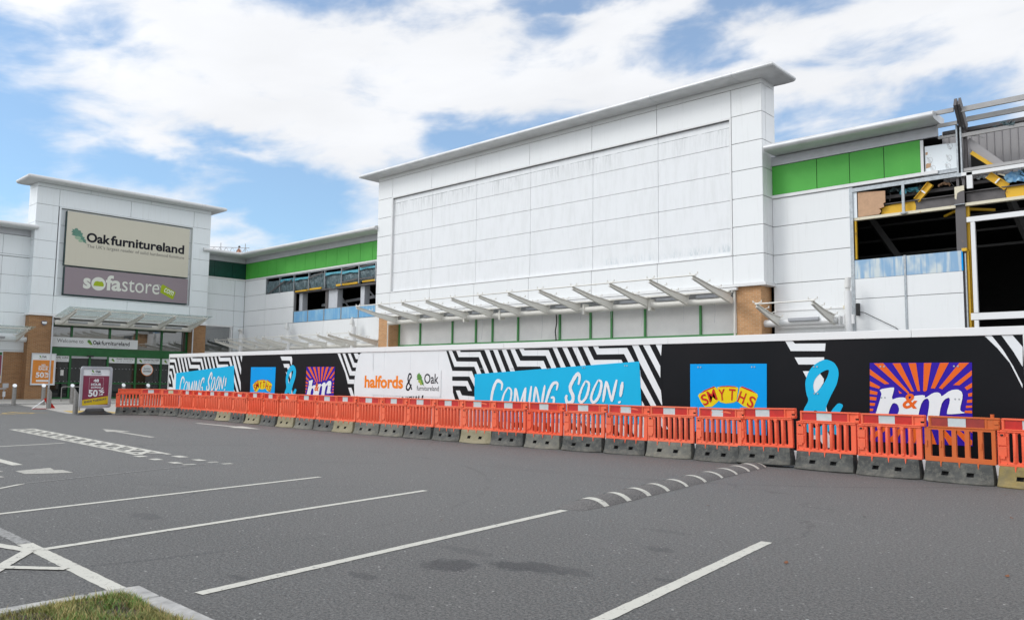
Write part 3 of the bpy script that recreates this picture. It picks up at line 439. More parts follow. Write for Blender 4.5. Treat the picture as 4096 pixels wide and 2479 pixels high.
marking('faded_parking_line',lines=[((-12.2,3.4),(-13.1,6.6),.05)],m='line_ghost')
marking('parking_line',polys=[[(-11.9,3.1),(-11.8,3.08),(-12.17,3.5),(-12.25,3.48)]])
marking('parking_line',lines=[((-18.75,4.2),(-19.1,6.2),.11)])
marking('parking_line',lines=[((-16.3,4.13),(-14.8,4.13),.16)])
# ladder marking: two rails with crossed bars between them
xs0,xs1=-24.7,-15.3; ml=MB()
lineq(ml,(xs0,6.68),(xs1-.1,6.28),.10); lineq(ml,(xs0-.1,7.2),(xs1+.15,6.76),.10); lineq(ml,(xs0,6.63),(xs0-.1,7.25),.1)
nb=13
for i in range(nb):
    x=xs0+.1+(xs1-xs0-.2)*i/nb; x2=xs0+.1+(xs1-xs0-.2)*(i+1)/nb; yl=lambda q:6.68+(q-xs0)/(xs1-xs0)*-.40; yh=lambda q:7.19+(q-xs0)/(xs1-xs0)*-.43
    lineq(ml,(x,yl(x)),(x2,yh(x2)),.13,h=.006); lineq(ml,(x,yh(x)),(x2,yl(x2)),.13,h=.008)
o=ml.build('ladder_marking','line',fix=False); o['kind']='structure'
for (x,y,w,l) in ((-15.12,6.2,.3,.16),(-14.38,6.17,.28,.15),(-13.6,6.17,.28,.14),(-13.2,6.22,.1,.2),(-14.62,6.71,.36,.17),(-13.8,6.68,.3,.14),(-13.32,6.7,.1,.16),(-12.92,6.75,.12,.16)):
    marking('marking_block',polys=[[(x-w/2,y-l/2),(x+w/2,y-l/2),(x+w/2+.04,y+l/2),(x-w/2+.03,y+l/2)]])
marking('lane_arrow',polys=[[(-19.65,8.27),(-19.7,8.43),(-22.1,8.55),(-22.16,8.82),(-23.6,8.62),(-22.3,8.25),(-22.25,8.42)]],m='line_worn')
marking('lane_arrow',polys=[[(-25.05,12.1),(-22.72,12.12),(-22.68,12.32),(-21.1,12.02),(-22.4,11.7),(-22.5,11.95),(-25.1,11.95)]])
marking('bay_symbol',polys=[[(-13.9,3.85),(-14.05,4.38),(-13.66,4.32),(-13.62,4.42),(-13.14,4.42),(-13.26,4.10),(-13.4,3.84)],[(-14.6,3.62),(-13.9,3.62),(-13.9,3.7),(-14.6,3.70)],[(-14.4,3.36),(-13.15,3.46),(-13.15,3.52),(-14.4,3.44)]],m='line_worn')
ring=lambda cx,cy,rx,ry,n=28:[(cx+rx*math.cos(2*math.pi*i/n),cy+ry*math.sin(2*math.pi*i/n)) for i in range(n)]
def ysym(cx,cy):
    mb=MB(); mb.sheet(G,[ring(cx,cy,.62,.55),ring(cx,cy,.47,.40)],.004); mb.sheet(G,[(cx-1.1,cy-.1),(cx+.1,cy+.1),(cx+.1,cy+.28),(cx-1.1,cy+.12)],.006); mb.sheet(G,[(cx-.1,cy+.1),(cx+.25,cy+1.0),(cx+.1,cy+1.0),(cx-.25,cy+.1)],.008)
    o=mb.build('disabled_bay_symbol','line_yellow',fix=False); o['kind']='structure'
ysym(-35.3,9.75); ysym(-34.4,8.35)
# speed hump: a low rounded ridge with painted stripes across it
def hump():
    t=thing('speed_hump','low rounded asphalt speed hump crossed by cream stripes, running up to the barrier row','speed hump',(-6.1,10.5,0))
    p0=Vector((-5.85,7.25)); p1=Vector((-6.72,13.75)); ax=(p1-p0); L=ax.length; ax.normalize(); nn=Vector((-ax.y,ax.x)); 
    wd=.235; H=.075
    def prof(u,k): 
        q=u*2-1; e=min(1,(k*L)/.7,((1-k)*L)/.35); e=math.sin(e*math.pi/2) if e>0 else 0
        return q*wd*(.75+.25*e),max(0,(1-q*q))**.8*H*e
    def pt(k,u,lift=0):
        w,h=prof(u,k); wob=math.sin(k*60)*.006; p=p0+ax*(k*L)+nn*(w+wob); return (p.x,p.y,h+lift+.002)
    mb=MB(); NK,NU=90,12
    mb.add([pt(i/NK,j/NU) for i in range(NK+1) for j in range(NU+1)],[(i*(NU+1)+j,(i+1)*(NU+1)+j,(i+1)*(NU+1)+j+1,i*(NU+1)+j+1) for i in range(NK) for j in range(NU)],0,True)
    b=mb.build('hump_ridge','bump',t,fix=False)
    for k0 in (7.75,8.31,8.88,9.46,10.08,10.75,11.42,12.05,12.62,13.1,13.5):
        kk=(k0-7.25)/6.5; mb=MB(); hw=.055/L; n=NU
        mb.add([pt(kk-hw+random.uniform(-.0004,.0004)+ (j/n-.5)*.012,j/n,.004) for j in range(n+1)]+[pt(kk+hw+random.uniform(-.0006,.0006)+(j/n-.5)*.012,j/n,.004) for j in range(n+1)],[(j,n+1+j,n+2+j,j+1) for j in range(n)],0,True)
        mb.build('painted_stripe','line',t,fix=False)
hump()
# planted island in the near corner
KW=.125; kz=.105
def kerb_run(name,a,b,c,d_):
    mb=MB(); mb.prism(G,[a,b,c,d_],-.05,kz); o=mb.build(name,'kerb',bevel=.012); o['kind']='structure'
y0=2.235; x0=-5.40
kerb_run('island_kerb',(x0,y0-.28),(x0+KW,y0-.28+.0),(x0+KW,y0-KW),(x0+.30,y0-KW)) if 0 else None
mb=MB(); mb.prism(G,[(x0,y0-.3),(x0+KW-.01,y0-.3),(x0+KW-.01,y0-KW+.005),(x0+.36,y0-KW+.005),(x0+.36,y0),(x0+.04,y0+.01)],-.05,kz); o=mb.build('island_kerb','kerb',bevel=.014); o['kind']='structure'
for i in range(9):
    a=x0+.368+i*.915; mb=MB(); mb.prism(G,[(a,y0-KW),(a+.907,y0-KW),(a+.907,y0),(a,y0)],-.05,kz-.003+.002*(i%2)); o=mb.build('island_kerb','kerb',bevel=.014); o['kind']='structure'
for i in range(8):
    b=y0-.308-i*.915; mb=MB(); mb.prism(G,[(x0+.004,b-.907),(x0+.105,b-.907),(x0+.105,b),(x0+.004,b)],-.05,kz-.004); o=mb.build('island_kerb','kerb',bevel=.014); o['kind']='structure'
def soil():
    mb=MB(); nx,ny=70,50; X0,X1,Y0,Y1=x0+.10,2.8,-5.0,y0-KW+.01
    vs=[]
    for i in range(nx+1):
        for j in range(ny+1):
            x=X0+(X1-X0)*(i/nx)**1.6; y=Y1-(Y1-Y0)*(j/ny)**1.8
            vs.append((x,y,.088+.012*math.sin(x*9)*math.sin(y*11)+random.uniform(-.008,.008)))
    mb.add(vs,[(i*(ny+1)+j,i*(ny+1)+j+1,(i+1)*(ny+1)+j+1,(i+1)*(ny+1)+j) for i in range(nx) for j in range(ny)],0,True); o=mb.build('island_soil','soil'); o['kind']='structure'
soil()
def grass():
    mb=MB(); rnd=random.Random(3)
    def dens(x,y):
        e=math.hypot((x+4.86)/.16,(y-1.93)/.10); e2=math.hypot((x+5.05)/.3,(y-1.35)/.28)
        if e<1: return .05
        if e2<1: return .12
        return .62 if math.sin(x*7.3+1)*math.sin(y*9.1)>-.3 else .3
    n=0
    while n<42000:
        x=rnd.uniform(x0+.11,-3.6); y=rnd.uniform(1.0,y0-KW-.005)
        if rnd.random()>dens(x,y): continue
        n+=1; h=rnd.uniform(.012,.05)*(1.4 if rnd.random()<.12 else 1)
        if rnd.random()<.0016: h=rnd.uniform(.07,.13)
        a=rnd.uniform(0,2*math.pi); ln=rnd.uniform(.3,1.3)*h; w=rnd.uniform(.0012,.0026); dx,dy=math.cos(a)*ln,math.sin(a)*ln; px,py=-math.sin(a)*w,math.cos(a)*w; z=.082+.012*math.sin(x*9)*math.sin(y*11)
        edge=(y>2.0 or x<-5.15); g=rnd.random(); gr=math.sin(x*5+2)*math.cos(y*6)
        mi=0 if g<(.42+.3*gr-(.3 if edge else 0)) else (2 if g<.82 else 1)
        if h>.06: mi=1; w*=.6
        mb.add([(x-px,y-py,z),(x+px,y+py,z),(x+px*.7+dx*.45,y+py*.7+dy*.45,z+h*.65),(x-px*.7+dx*.45,y-py*.7+dy*.45,z+h*.65),(x+dx,y+dy,z+h)],[(0,1,2,3),(3,2,4)],mi)
    o=mb.build('grass',['grass_g','grass_y','grass_o'],fix=False); tag(o,'patchy green and straw coloured grass growing in the kerbed island corner','grass',kind='stuff')
grass()

# ================================================================ shared roof edge + canopy helpers
def roof_prof(zw,out,th):
    """eaves section: soffit sweeping up into a rounded nose"""
    P=[(-.35,zw),(0,zw),(out*.45,zw-.012)]
    rx=th*.72; cx=out-rx; zc=zw+th*.46
    for a in (-84,-70,-56,-42,-28,-14,0,14,28,42,58,74,88):
        lo=a<0; P.append((cx+rx*math.cos(R(a)),zc+(zc-zw+.005 if lo else zw+th-zc)*math.sin(R(a))))
    P+= [(cx-.1,zw+th+.004),(-.35,zw+th+.02)]
    return P
def canopy_arm(parent,fr,a,d0,z0,d1,z1,m='cream',h0=.34,h1=.09,w=.07):
    """tapered cantilever plate with a top flange, growing out of the tube"""
    A=fr.p(a-w/2,0,0); sd=F(A,fr.n,(0,0,1))   # side frame: along = out of wall
    if sd.n.dot(fr.r)<0: A=fr.p(a+w/2,0,0); sd=F(A,fr.n,(0,0,1))
    mb=MB(); poly=[(d0,z0-h0*.45),(d0+(d1-d0)*.5,z0+(z1-z0)*.5-h0*.42),(d1,z1-h1),(d1,z1),(d0+(d1-d0)*.5,z0+(z1-z0)*.5+.04),(d0,z0+h0*.55)]
    mb.prism(sd,poly,.018,w-.018); 
    fl=[(d0,z0+h0*.55),(d0+(d1-d0)*.5,z0+(z1-z0)*.5+.04),(d1+.04,z1),(d1+.04,z1+.022),(d0+(d1-d0)*.5,z0+(z1-z0)*.5+.062),(d0,z0+h0*.55+.022)]
    mb.prism(sd,fl,-.02,w+.02)
    fl=[(d0,z0-h0*.45-.02),(d0+(d1-d0)*.5,z0+(z1-z0)*.5-h0*.42-.02),(d1,z1-h1-.02),(d1,z1-h1),(d0+(d1-d0)*.5,z0+(z1-z0)*.5-h0*.42),(d0,z0-h0*.45)]
    mb.prism(sd,fl,-.015,w+.015)
    # glass clamp spiders along the arm
    for k in (.06,.36,.66,.97):
        d=d0+(d1-d0)*k; z=z0+(z1-z0)*k+.09 + (.1*(1-k) if k<.5 else 0)
        for s_ in (-1,1):
            mb.tube(fr.p(a,z-.03,d),fr.p(a+.16*s_,z+.03,d),.014,5); mb.tube(fr.p(a+.16*s_,z,d),fr.p(a+.16*s_,z+.08,d),.022,6)
    return mb.build('canopy_arm',m,parent)
def strip_light(parent,fr,a0,a1,z,d,m='lamp_grey'):
    mb=MB(); mb.box(fr,a0,a1,z-.06,z+.06,d-.07,d+.07); return mb.build('strip_light',m,parent,bevel=.01)
def clad(mb,fr,rects,d0,d1,g=.011,mi=0):
    for (a0,a1,z0,z1) in rects: mb.box(fr,a0+g,a1-g,z0+g,z1-g,d0,d1,mi)
def grid(xs,zs): return [(a,b,c,d) for a,b in zip(xs,xs[1:]) for c,d in zip(zs,zs[1:])]

# ================================================================ vacant retail unit (main, long facade facing the car park)
V=thing('retail_building','long white clad building with blank stained panel, green band and half stripped right end','building',(-26,28.7,0))
T=WY(28.7); Wl=WY(29.5)
LV=[5.38,6.50,7.63,8.75,9.87,10.98,12.10,13.22]
XL,XR=-37.89,-13.67
xt=[-36.56,-33.1,-29.6,-25.8,-21.96,-18.46,-14.97]
mb=MB(); rects=grid([XL,xt[0]],LV)+grid([xt[-1],XR],LV)+grid(xt,[12.10,13.22])+grid(xt,[5.38,6.50])
clad(mb,T,rects,-.04,0); clad(mb,T,grid([XL,xt[0],xt[2],xt[4],xt[5],XR],[13.22,13.43]),-.04,-.004)
# left and right side faces of the tower
sideR=WX(XR); clad(mb,sideR,grid([28.7+.012,29.02,29.83],LV),-.04,0)
sideL=F((XL,0,0),(0,-1,0)); clad(mb,sideL,[(-29.83,-28.712,c,d) for c,d in zip(LV,LV[1:])],-.04,0)
mb.build('tower_cladding','white_clad',V,bevel=.006)
mb=MB(); mb.box(T,XL+.03,XR-.03,5.3,12.0,-1.12,-.30); mb.box(T,XL+.03,XR-.03,12.0,13.5,-1.12,-.035); mb.box(T,XL+.03,xt[0]-.05,5.3,12.05,-.29,-.035); mb.box(T,xt[-1]+.05,XR-.03,5.3,12.05,-.29,-.035); mb.box(T,xt[0],xt[-1],5.3,6.48,-.29,-.035)
mb.build('tower_core','joint',V)
mb=MB(); xr=[xt[0]+.03]+xt[1:-1]+[xt[-1]-.03]; zr=[6.54,7.63,8.75,9.87,10.98,12.05]; clad(mb,T,grid(xr,zr),-.20,-.10,g=.008)
mb.build('recessed_panel','recess',V,bevel=.004)
mb=MB(); mb.box(T,xt[0],xt[-1],12.03,12.098,-.2,.028); mb.box(T,xt[0],xt[-1],6.505,6.55,-.2,.02); mb.box(T,xt[0]-.0,xt[0]+.09,6.551,12.029,-.2,.03); mb.box(T,xt[-1]-.07,xt[-1],6.551,12.029,-.2,.025)
mb.build('recess_trim','trim',V)
mb=MB(); mb.box(sideR,28.712,29.83,13.23,13.43,-.04,-.004); mb.build('tower_fascia','white_clad',V)
mb=MB(); mb.box(T,XL-.05,XR+.10,5.255,5.375,-.95,.10); mb.build('tower_base_trim','trim',V,bevel=.01)
prof=roof_prof(13.42,.86,.22)
pts=[(XL,29.95),(XL,28.7),(XR,28.7),(XR,29.95)]; mit=[(-1,0),(-1,-1),(1,-1),(1,0)]
mb=MB(); mb.sweep(pts,mit,prof); ro=mb.build('tower_roof_edge','silver',V)
md=ro.modifiers.new('edge','EDGE_SPLIT'); md.split_angle=R(35)
mb=MB(); mb.box(T,XL+.3,XR-.3,13.45,13.60,-1.22,-.3); mb.build('tower_roof','fascia',V)
mb=MB()
for x in (-36.3,-33.3,-29.6,-25.8,-22.0,-18.25,-14.5):
    P=[(p[0],p[1]) for p in roof_prof(13.416,.865,.227)]
    sd=F((x,28.7,0),(0,-1,0)); mb.prism(sd,P[1:-1],-.008,.008)
mb.build('roof_seam','fascia',V)
# piers, boarded shopfront
mb=MB(); mb.box(WY(28.78),-37.62,-36.62,0,5.255,-.9,0); mb.build('brick_pier','brick_tan',V)
mb=MB(); mb.box(WY(28.78),-14.88,-13.85,0,5.255,-.9,0); mb.build('brick_pier','brick_tan',V)
xf=[-36.6,-34.72,-32.03,-30.2,-28.97,-27.17,-24.45,-22.6,-21.4,-19.6,-16.87,-14.9]
Gf=WY(29.5); mb=MB(); mb.box(Gf,-36.6,-14.9,.1,5.25,-.12,-.03); mb.build('shopfront_boarding','grey_board',V)
mb=MB()
for x in xf[:-1]: mb.box(Gf,x-.045,x+.045,3.5,5.25,-.03,.05)
mb.box(Gf,-36.64,-14.9,3.40,3.50,-.03,.045); mb.build('shopfront_frame','frame_green',V)
mb=MB(); mb.tube((-36.66,28.70,0),(-36.66,28.70,5.2),.035); mb.tube((-14.93,28.72,0),(-14.93,28.72,5.15),.045); mb.build('downpipe','cream',V)
mb=MB(); mb.box(T,-37.0,-14.75,5.13,5.22,-.0,.16); mb.build('canopy_gutter','trim',V,bevel=.01)
mb=MB(); mb.box(Gf,-36.5,-14.95,5.0,5.24,.0,.2); mb.build('canopy_shadow_box','fascia',V)
# entrance canopy over the boarded shopfront
yb=28.45; CN=WY(yb); zb=4.76
mb=MB(); mb.tube((-36.25,yb,zb-.03),(-14.92,yb,zb-.03),.135,20)
for x in (-27.35,-22.1,-18.6,-29.9): mb.box(CN,x-.05,x+.05,zb-.26,zb+.22,-.2,.16)
cn=mb.build('canopy_tube','cream',V)
dT=2.87
mb=MB(); mb.tube((-35.5,yb-dT,5.40),(-14.8,yb-dT,5.40),.028,8); mb.build('canopy_rail','cream',cn)
mb=MB(); mb.box(CN,-36.0,-14.85,5.03,5.09,.22,.32); mb.build('canopy_rail','cream',cn)
for a in (-35.43,-33.54,-31.6,-29.75,-27.9,-26.05,-24.2,-22.38,-20.55,-18.67,-16.81,-14.95): canopy_arm(cn,CN,a,.02,zb+.02,dT,5.38)
for a in (-34.5,-32.6,-30.7,-26.95,-25.1,-23.25,-19.6,-17.75,-15.9,-28.8): strip_light(cn,CN,a-.52,a+.52,zb+.17,.05)
mb=MB()
for x,l in ((-28.6,1.2),(-24.6,1.25),(-22.3,.5),(-20.6,.5),(-19.0,.9),(-17.9,.45),(-17.0,.8),(-15.6,.9)): mb.path([(x,yb-.1,zb),(x+.03,yb-.1,zb-l*.5),(x-.01,yb-.1,zb-l)],.006,4)
mb.build('hanging_wire','alu',cn)
mb=MB(); mb.path([(-24.6,29.4,4.7),(-24.55,29.38,4.3),(-24.62,29.36,3.9),(-24.56,29.36,3.45)],.03,5); mb.build('hanging_cable','blk',cn)
# left stretch of wall between tower and inner corner
XB=-54.8; s0,s1=XB,-37.6
mb=MB(); mb.box(Wl,XB,-37.9,9.95,10.34,-.06,.03); mb.build('wall_fascia','fascia',V)
gx=[-54.8,-54.22,-52.99,-51.73,-50.5,-49.28,-48.08,-46.84,-45.61,-44.36,-43.13,-41.87,-40.63,-39.38,-37.9]
mb=MB(); clad(mb,Wl,grid(gx,[8.76,9.94]),-.06,0,g=.012); mb.build('green_panel_band','green',V,bevel=.004)
mb=MB(); mb.box(Wl,XB,-37.9,8.645,8.75,-.06,.05); mb.build('wall_sill','trim',V,bevel=.008)
mb=MB(); clad(mb,Wl,grid([XB,-51.85],[5.28,6.38,7.5,8.64])+grid([-51.85,-48.13],[5.28,6.38,7.48])+grid([XB,-51.8,-48.15,-44.45,-40.7,-37.8],[0,1.1,2.4,3.85,5.28]),-.06,0); mb.build('wall_cladding','white_clad',V,bevel=.006)
mb=MB(); mb.box(Wl,XB,-51.8,0,10.3,-.2,-.055); mb.box(Wl,-51.8,-48.1,0,7.46,-.2,-.055); mb.box(Wl,-48.1,-37.7,0,6.0,-.2,-.055); mb.box(Wl,-51.8,-37.7,8.6,10.3,-.2,-.055); mb.build('wall_core','joint',V)
prof2=roof_prof(10.34,1.02,.26)
mb=MB(); mb.sweep([(XB,29.5),(-37.9,29.5)],[(1,-1),(0,-1)],prof2); o=mb.build('wall_roof_edge','silver_weathered',V); o.modifiers.new('edge','EDGE_SPLIT').split_angle=R(35)
# tarpaulins bagged between studs in the stripped upper strip
st=[-51.75,-49.95,-48.12,-46.3,-44.42,-42.55,-40.7,-39.0]
for i,(a,b) in enumerate(zip(st,st[1:])):
    mb=MB(); n=16; m_=10; vs=[]; zt0=8.42-.05*(i%3); zb0=7.55-(.10 if i in(3,4) else 0)
    for p in range(n+1):
        for q in range(m_+1):
            u=p/n; v=q/m_; x=a+.03+(b-a-.06)*u; sag=.10*math.sin(math.pi*u)*(1+.4*math.sin(i*2.1)); z=zb0-sag*(1-v)+(zt0-zb0-.05*math.sin(u*3+i))*v
            y=29.62-.12*math.sin(math.pi*v)*(.6+.4*math.sin(u*9+i))-.03*math.sin(u*23+v*5+i*1.3)-.02*math.sin(u*41-v*9); vs.append((x,y,z))
    mb.add(vs,[(p*(m_+1)+q,(p+1)*(m_+1)+q,(p+1)*(m_+1)+q+1,p*(m_+1)+q+1) for p in range(n) for q in range(m_)],0,True)
    mb.build('tarpaulin','tarp',V,fix=False)
    if i in (1,2,4,5,6):
        mb=MB(); z=zt0-.02; mb.add([(a+.05,29.50,z+.05),(b-.05,29.49,z+.02),(b-.08,29.47,z-.13-.05*(i%2)),((a+b)/2,29.455,z-.10),(a+.10,29.47,z-.16)],[(0,4,3,2,1)]); mb.build('torn_sheet','tarp_blue',V,fix=False)
mb=MB()
for p,q,w in (((-51.3,29.44,7.50),(-49.2,29.44,8.25),.09),((-48.9,29.45,8.0),(-48.3,29.45,8.3),.06),((-46.2,29.45,8.2),(-44.6,29.45,8.45),.08),((-42.4,29.44,7.62),(-40.8,29.44,7.72),.08),((-40.5,29.44,8.42),(-39.1,29.44,8.5),.07),((-40.6,29.44,7.68),(-39.1,29.44,7.70),.07),((-42.4,29.44,8.42),(-41.0,29.44,8.5),.06)): mb.bar(p,q,.04,w)
mb.build('broken_batten','steel_chipped',V)
mb=MB()
for x in st[1:]: mb.box(Wl,x-.045,x+.045,7.43,8.64,-.10,.03)
mb.box(Wl,-51.8,-37.9,8.56,8.64,-.1,.025); mb.box(Wl,-51.8,-51.72,7.46,8.64,-.1,.03); mb.build('wall_stud','galv',V)
mb=MB()
for a,b,z,h in ((-48.0,-46.6,7.40,.07),(-46.5,-44.9,7.42,.09),(-43.2,-40.9,7.46,.10),(-40.4,-38.9,7.50,.09)): mb.box(Wl,a,b,z-.02,z+h,-.18,-.03)
mb.build('insulation_edge','yellow',V)
mb=MB(); mb.box(Wl,-48.1,-37.9,7.3,7.42,-.5,-.12); mb.build('lintel_beam','steel_grey',V)
for a,b,m in ((-47.95,-47.55,'alu_light'),(-44.72,-43.45,'alu_light'),(-40.95,-40.55,'alu_light')):
    mb=MB(); mb.box(Wl,a,b,5.9,7.4,-.75,-.35); mb.build('inner_column',m,V)
mb=MB(); mb.box(Wl,-44.75,-44.45,5.9,7.4,-.34,-.3); mb.build('rusted_column_flange','steel_chipped',V)
mb=MB(); mb.bar((-47.6,31.5,6.6),(-37.5,31.5,7.0),.15,.18); mb.bar((-45.2,31,7.4),(-44.6,31.6,6.3),.12,.1); mb.bar((-41.9,31,7.4),(-41.4,31.6,6.5),.12,.1); mb.build('inner_beam','alu_light',V)
bx=[-48.05,-46.3,-44.4,-42.5,-40.65,-38.9]
for a,b in zip(bx,bx[1:]):
    mb=MB(); mb.box(Wl,a+.05,b-.05,5.30,6.02,-.05,0); mb.build('blue_panel','blue_film',V)
mb=MB()
for x in bx: mb.box(Wl,x-.045,x+.045,5.29,6.06,-.05,.02)
mb.box(Wl,-48.1,-38.0,6.02,6.06,-.3,-.001); mb.build('panel_stud','galv',V)
# roofs, side walls and dark inside of the unit
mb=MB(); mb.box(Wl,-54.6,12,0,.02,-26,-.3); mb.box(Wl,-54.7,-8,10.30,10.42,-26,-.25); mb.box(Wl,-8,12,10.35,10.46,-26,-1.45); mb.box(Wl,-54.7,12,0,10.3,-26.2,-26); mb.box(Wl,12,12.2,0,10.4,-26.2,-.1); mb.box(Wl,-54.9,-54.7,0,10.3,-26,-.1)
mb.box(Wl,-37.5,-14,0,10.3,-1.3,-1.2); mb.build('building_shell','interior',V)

# ================================================================ right-hand part: clad bay, then stripped steelwork
mb=MB(); mb.box(Wl,XR,-7.67,10.03,10.39,-.06,.04); mb.build('wall_fascia','fascia',V)
mb=MB(); clad(mb,Wl,grid([XR,-11.89,-10.67,-9.46,-8.24],[8.86,10.025]),-.05,0,g=.012); mb.build('green_panel_band','green',V,bevel=.004)
mb=MB(); mb.box(Wl,XR,-7.70,8.725,8.85,-.06,.06); mb.build('wall_sill','trim',V,bevel=.008)
mb=MB(); clad(mb,Wl,[(XR,-10.69,c,d) for c,d in ((0,1.0),(1.0,2.1),(2.1,3.2),(3.2,5.36),(5.36,6.49),(6.49,7.61),(7.61,8.72))],-.06,0); mb.build('wall_cladding','white_clad',V,bevel=.006)
mb=MB(); mb.box(Wl,XR,-10.75,0,8.7,-.2,-.055); mb.box(Wl,XR,-8.2,8.7,10.35,-.2,-.055); mb.build('wall_core','joint',V)
mb=MB(); mb.sweep([(XR+.14,29.5),(-7.55,29.5)],[(0,-1),(0,-1)],roof_prof(10.42,1.02,.26)); o=mb.build('wall_roof_edge','silver',V); o.modifiers.new('edge','EDGE_SPLIT').split_angle=R(35)
mb=MB(); mb.box(Wl,-10.70,-10.58,0,8.7,-.08,.02); mb.box(Wl,-10.6,-7.1,8.52,8.66,-.05,.03); mb.build('wall_edge_angle','galv',V)
o=MB().box(Wl,-8.24,-8.15,8.83,9.98,-.05,.02).build('foil_edge','trim',V)
mb=MB(); mb.prism(Wl,[(-8.12,8.86),(-7.10,8.80),(-7.10,9.70),(-7.5,9.74),(-8.12,9.76)],-.12,-.06); fo=mb.build('insulation_board','foil',V)
mb=MB(); mb.sheet(Wl,[(-8.1,8.98),(-7.95,9.0),(-7.93,9.13),(-8.05,9.16),(-8.1,9.12)],-.055); mb.sheet(Wl,[(-8.1,9.45),(-8.03,9.46),(-8.02,9.55),(-8.1,9.55)],-.055); mb.build('torn_facing','chip',fo)
mb=MB()
for a,z in ((-7.35,9.62),(-7.38,9.22),(-7.98,9.25),(-7.42,8.92),(-7.9,8.95)): text(mb,Wl,'RECTICEL',a-.13,a+.13,z-.025,z+.025,-.054,rot=R(-62)); mb.sheet(Wl,[ring(a+.03,z,.075,.10),ring(a+.03,z,.068,.092)],-.0535)
mb.build('lettering','grey_rail',fo,fix=False)
mb=MB(); mb.box(Wl,-8.15,-7.1,8.70,8.80,-.1,.0); mb.box(Wl,-7.66,-7.12,8.80,8.83,-.12,.01); mb.build('sheeting_rail','galv',V)
# channel post pair standing in front of the column
mb=MB(); mb.box(Wl,-7.11,-7.06,8.50,10.30,-.06,.06); mb.box(Wl,-6.99,-6.94,8.50,10.30,-.06,.06); mb.box(Wl,-7.06,-6.99,8.5,8.62,-.04,.05); mb.build('channel_post','galv',V)
mb=MB(); mb.box(Wl,-7.055,-6.995,8.62,10.28,-.06,-.02); mb.build('post_gap','hole',V)
mb=MB(); mb.box(Wl,-6.93,-6.83,8.7,10.2,-.25,-.1); mb.build('inner_post','steel_grey',V)
# parapet bracket and twin rails against the sky
mb=MB(); mb.bar((-6.98,29.72,10.20),(-6.92,28.75,10.86),.09,.34); mb.bar((-6.84,29.72,10.20),(-6.80,28.75,10.86),.07,.34); mb.build('rafter_stub','steel_grey',V)
R1=WY(28.95)
mb=MB(); mb.box(R1,-7.70,-7.02,10.60,10.74,-.04,.04); mb.box(WY(29.25),-7.62,-7.0,10.24,10.36,-.04,.04)
mb.box(R1,-6.80,3,10.53,10.70,-.04,.05); mb.box(WY(29.3),-6.72,3,10.28,10.44,-.04,.05); mb.build('parapet_rail','grey_rail',V)
mb=MB(); mb.box(WY(29.9),-7.6,3,10.12,10.24,-.1,.1); mb.build('gutter_line','steel_grey',V)
mb=MB(); mb.box(Wl,-7.66,-7.11,9.92,10.00,-.05,.02); mb.box(Wl,-6.94,3,9.84,9.96,-.05,.03); mb.box(Wl,-6.93,3,8.66,8.76,-.08,.02); mb.build('sheeting_rail','grey_rail',V)
mb=MB(); mb.box(Wl,-6.98,3,8.50,8.62,-.05,.08); mb.build('white_rail','hoard_white',V)
# profiled inner sheet: real ribs
def profiled(x0_,x1_,z0_,z1_,y):
    mb=MB(); x=x0_; pr=[]
    while x<x1_: pr+= [(x,0),(x+.19,0),(x+.20,-.035),(x+.215,-.035),(x+.225,0)]; x+=.235
    vs=[];
    for (a,b) in pr: vs+= [(a,y+b,z0_),(a,y+b,z1_)]
    mb.add(vs,[(2*i,2*i+2,2*i+3,2*i+1) for i in range(len(pr)-1)]); return mb
profiled(-7.9,3,8.7,10.55,30.9).build('profiled_sheet','sheet',V,fix=False)
mb=MB(); mb.bar((-6.85,29.75,9.75),(-5.9,29.8,8.75),.05,.26); mb.build('fallen_flashing','sheet',V)
mb=MB(); mb.prism(WY(30.2),[(-6.85,8.70),(-6.15,8.70),(-6.6,9.2),(-6.85,9.45)],-.1,.0); mb.build('void_panel','interior',V)
mb=MB(); mb.bar((-6.72,29.7,9.32),(-6.12,29.72,8.76),.07,.12); mb.build('splintered_timber','yellow',V)
mb=MB(); mb.path([(-6.8,29.6,9.9),(-6.5,29.6,9.82),(-6.3,29.62,9.72)],.012,5); mb.path([(-6.2,29.6,9.75),(-5.6,29.6,9.55),(-5.0,29.6,9.25)],.005,4); mb.path([(-7.5,29.6,9.72),(-7.3,29.58,9.85)],.008,4); mb.build('loose_wire','grey_rail',V)
mb=MB(); 
for i in range(7): 
    c=Vector((-5.7+random.uniform(-.25,.25),29.5,9.98+random.uniform(-.03,.1))); mb.hexa([c+Vector((random.uniform(-.12,.12),random.uniform(-.05,.05),random.uniform(-.06,.06)))+Vector(q)*.5 for q in ((-.12,.06,-.05),(.12,.06,-.05),(.12,-.06,-.05),(-.12,-.06,-.05),(-.12,.06,.05),(.12,.06,.05),(.12,-.06,.05),(-.12,-.06,.05))])
mb.build('rubble_on_rail','tarp',V)
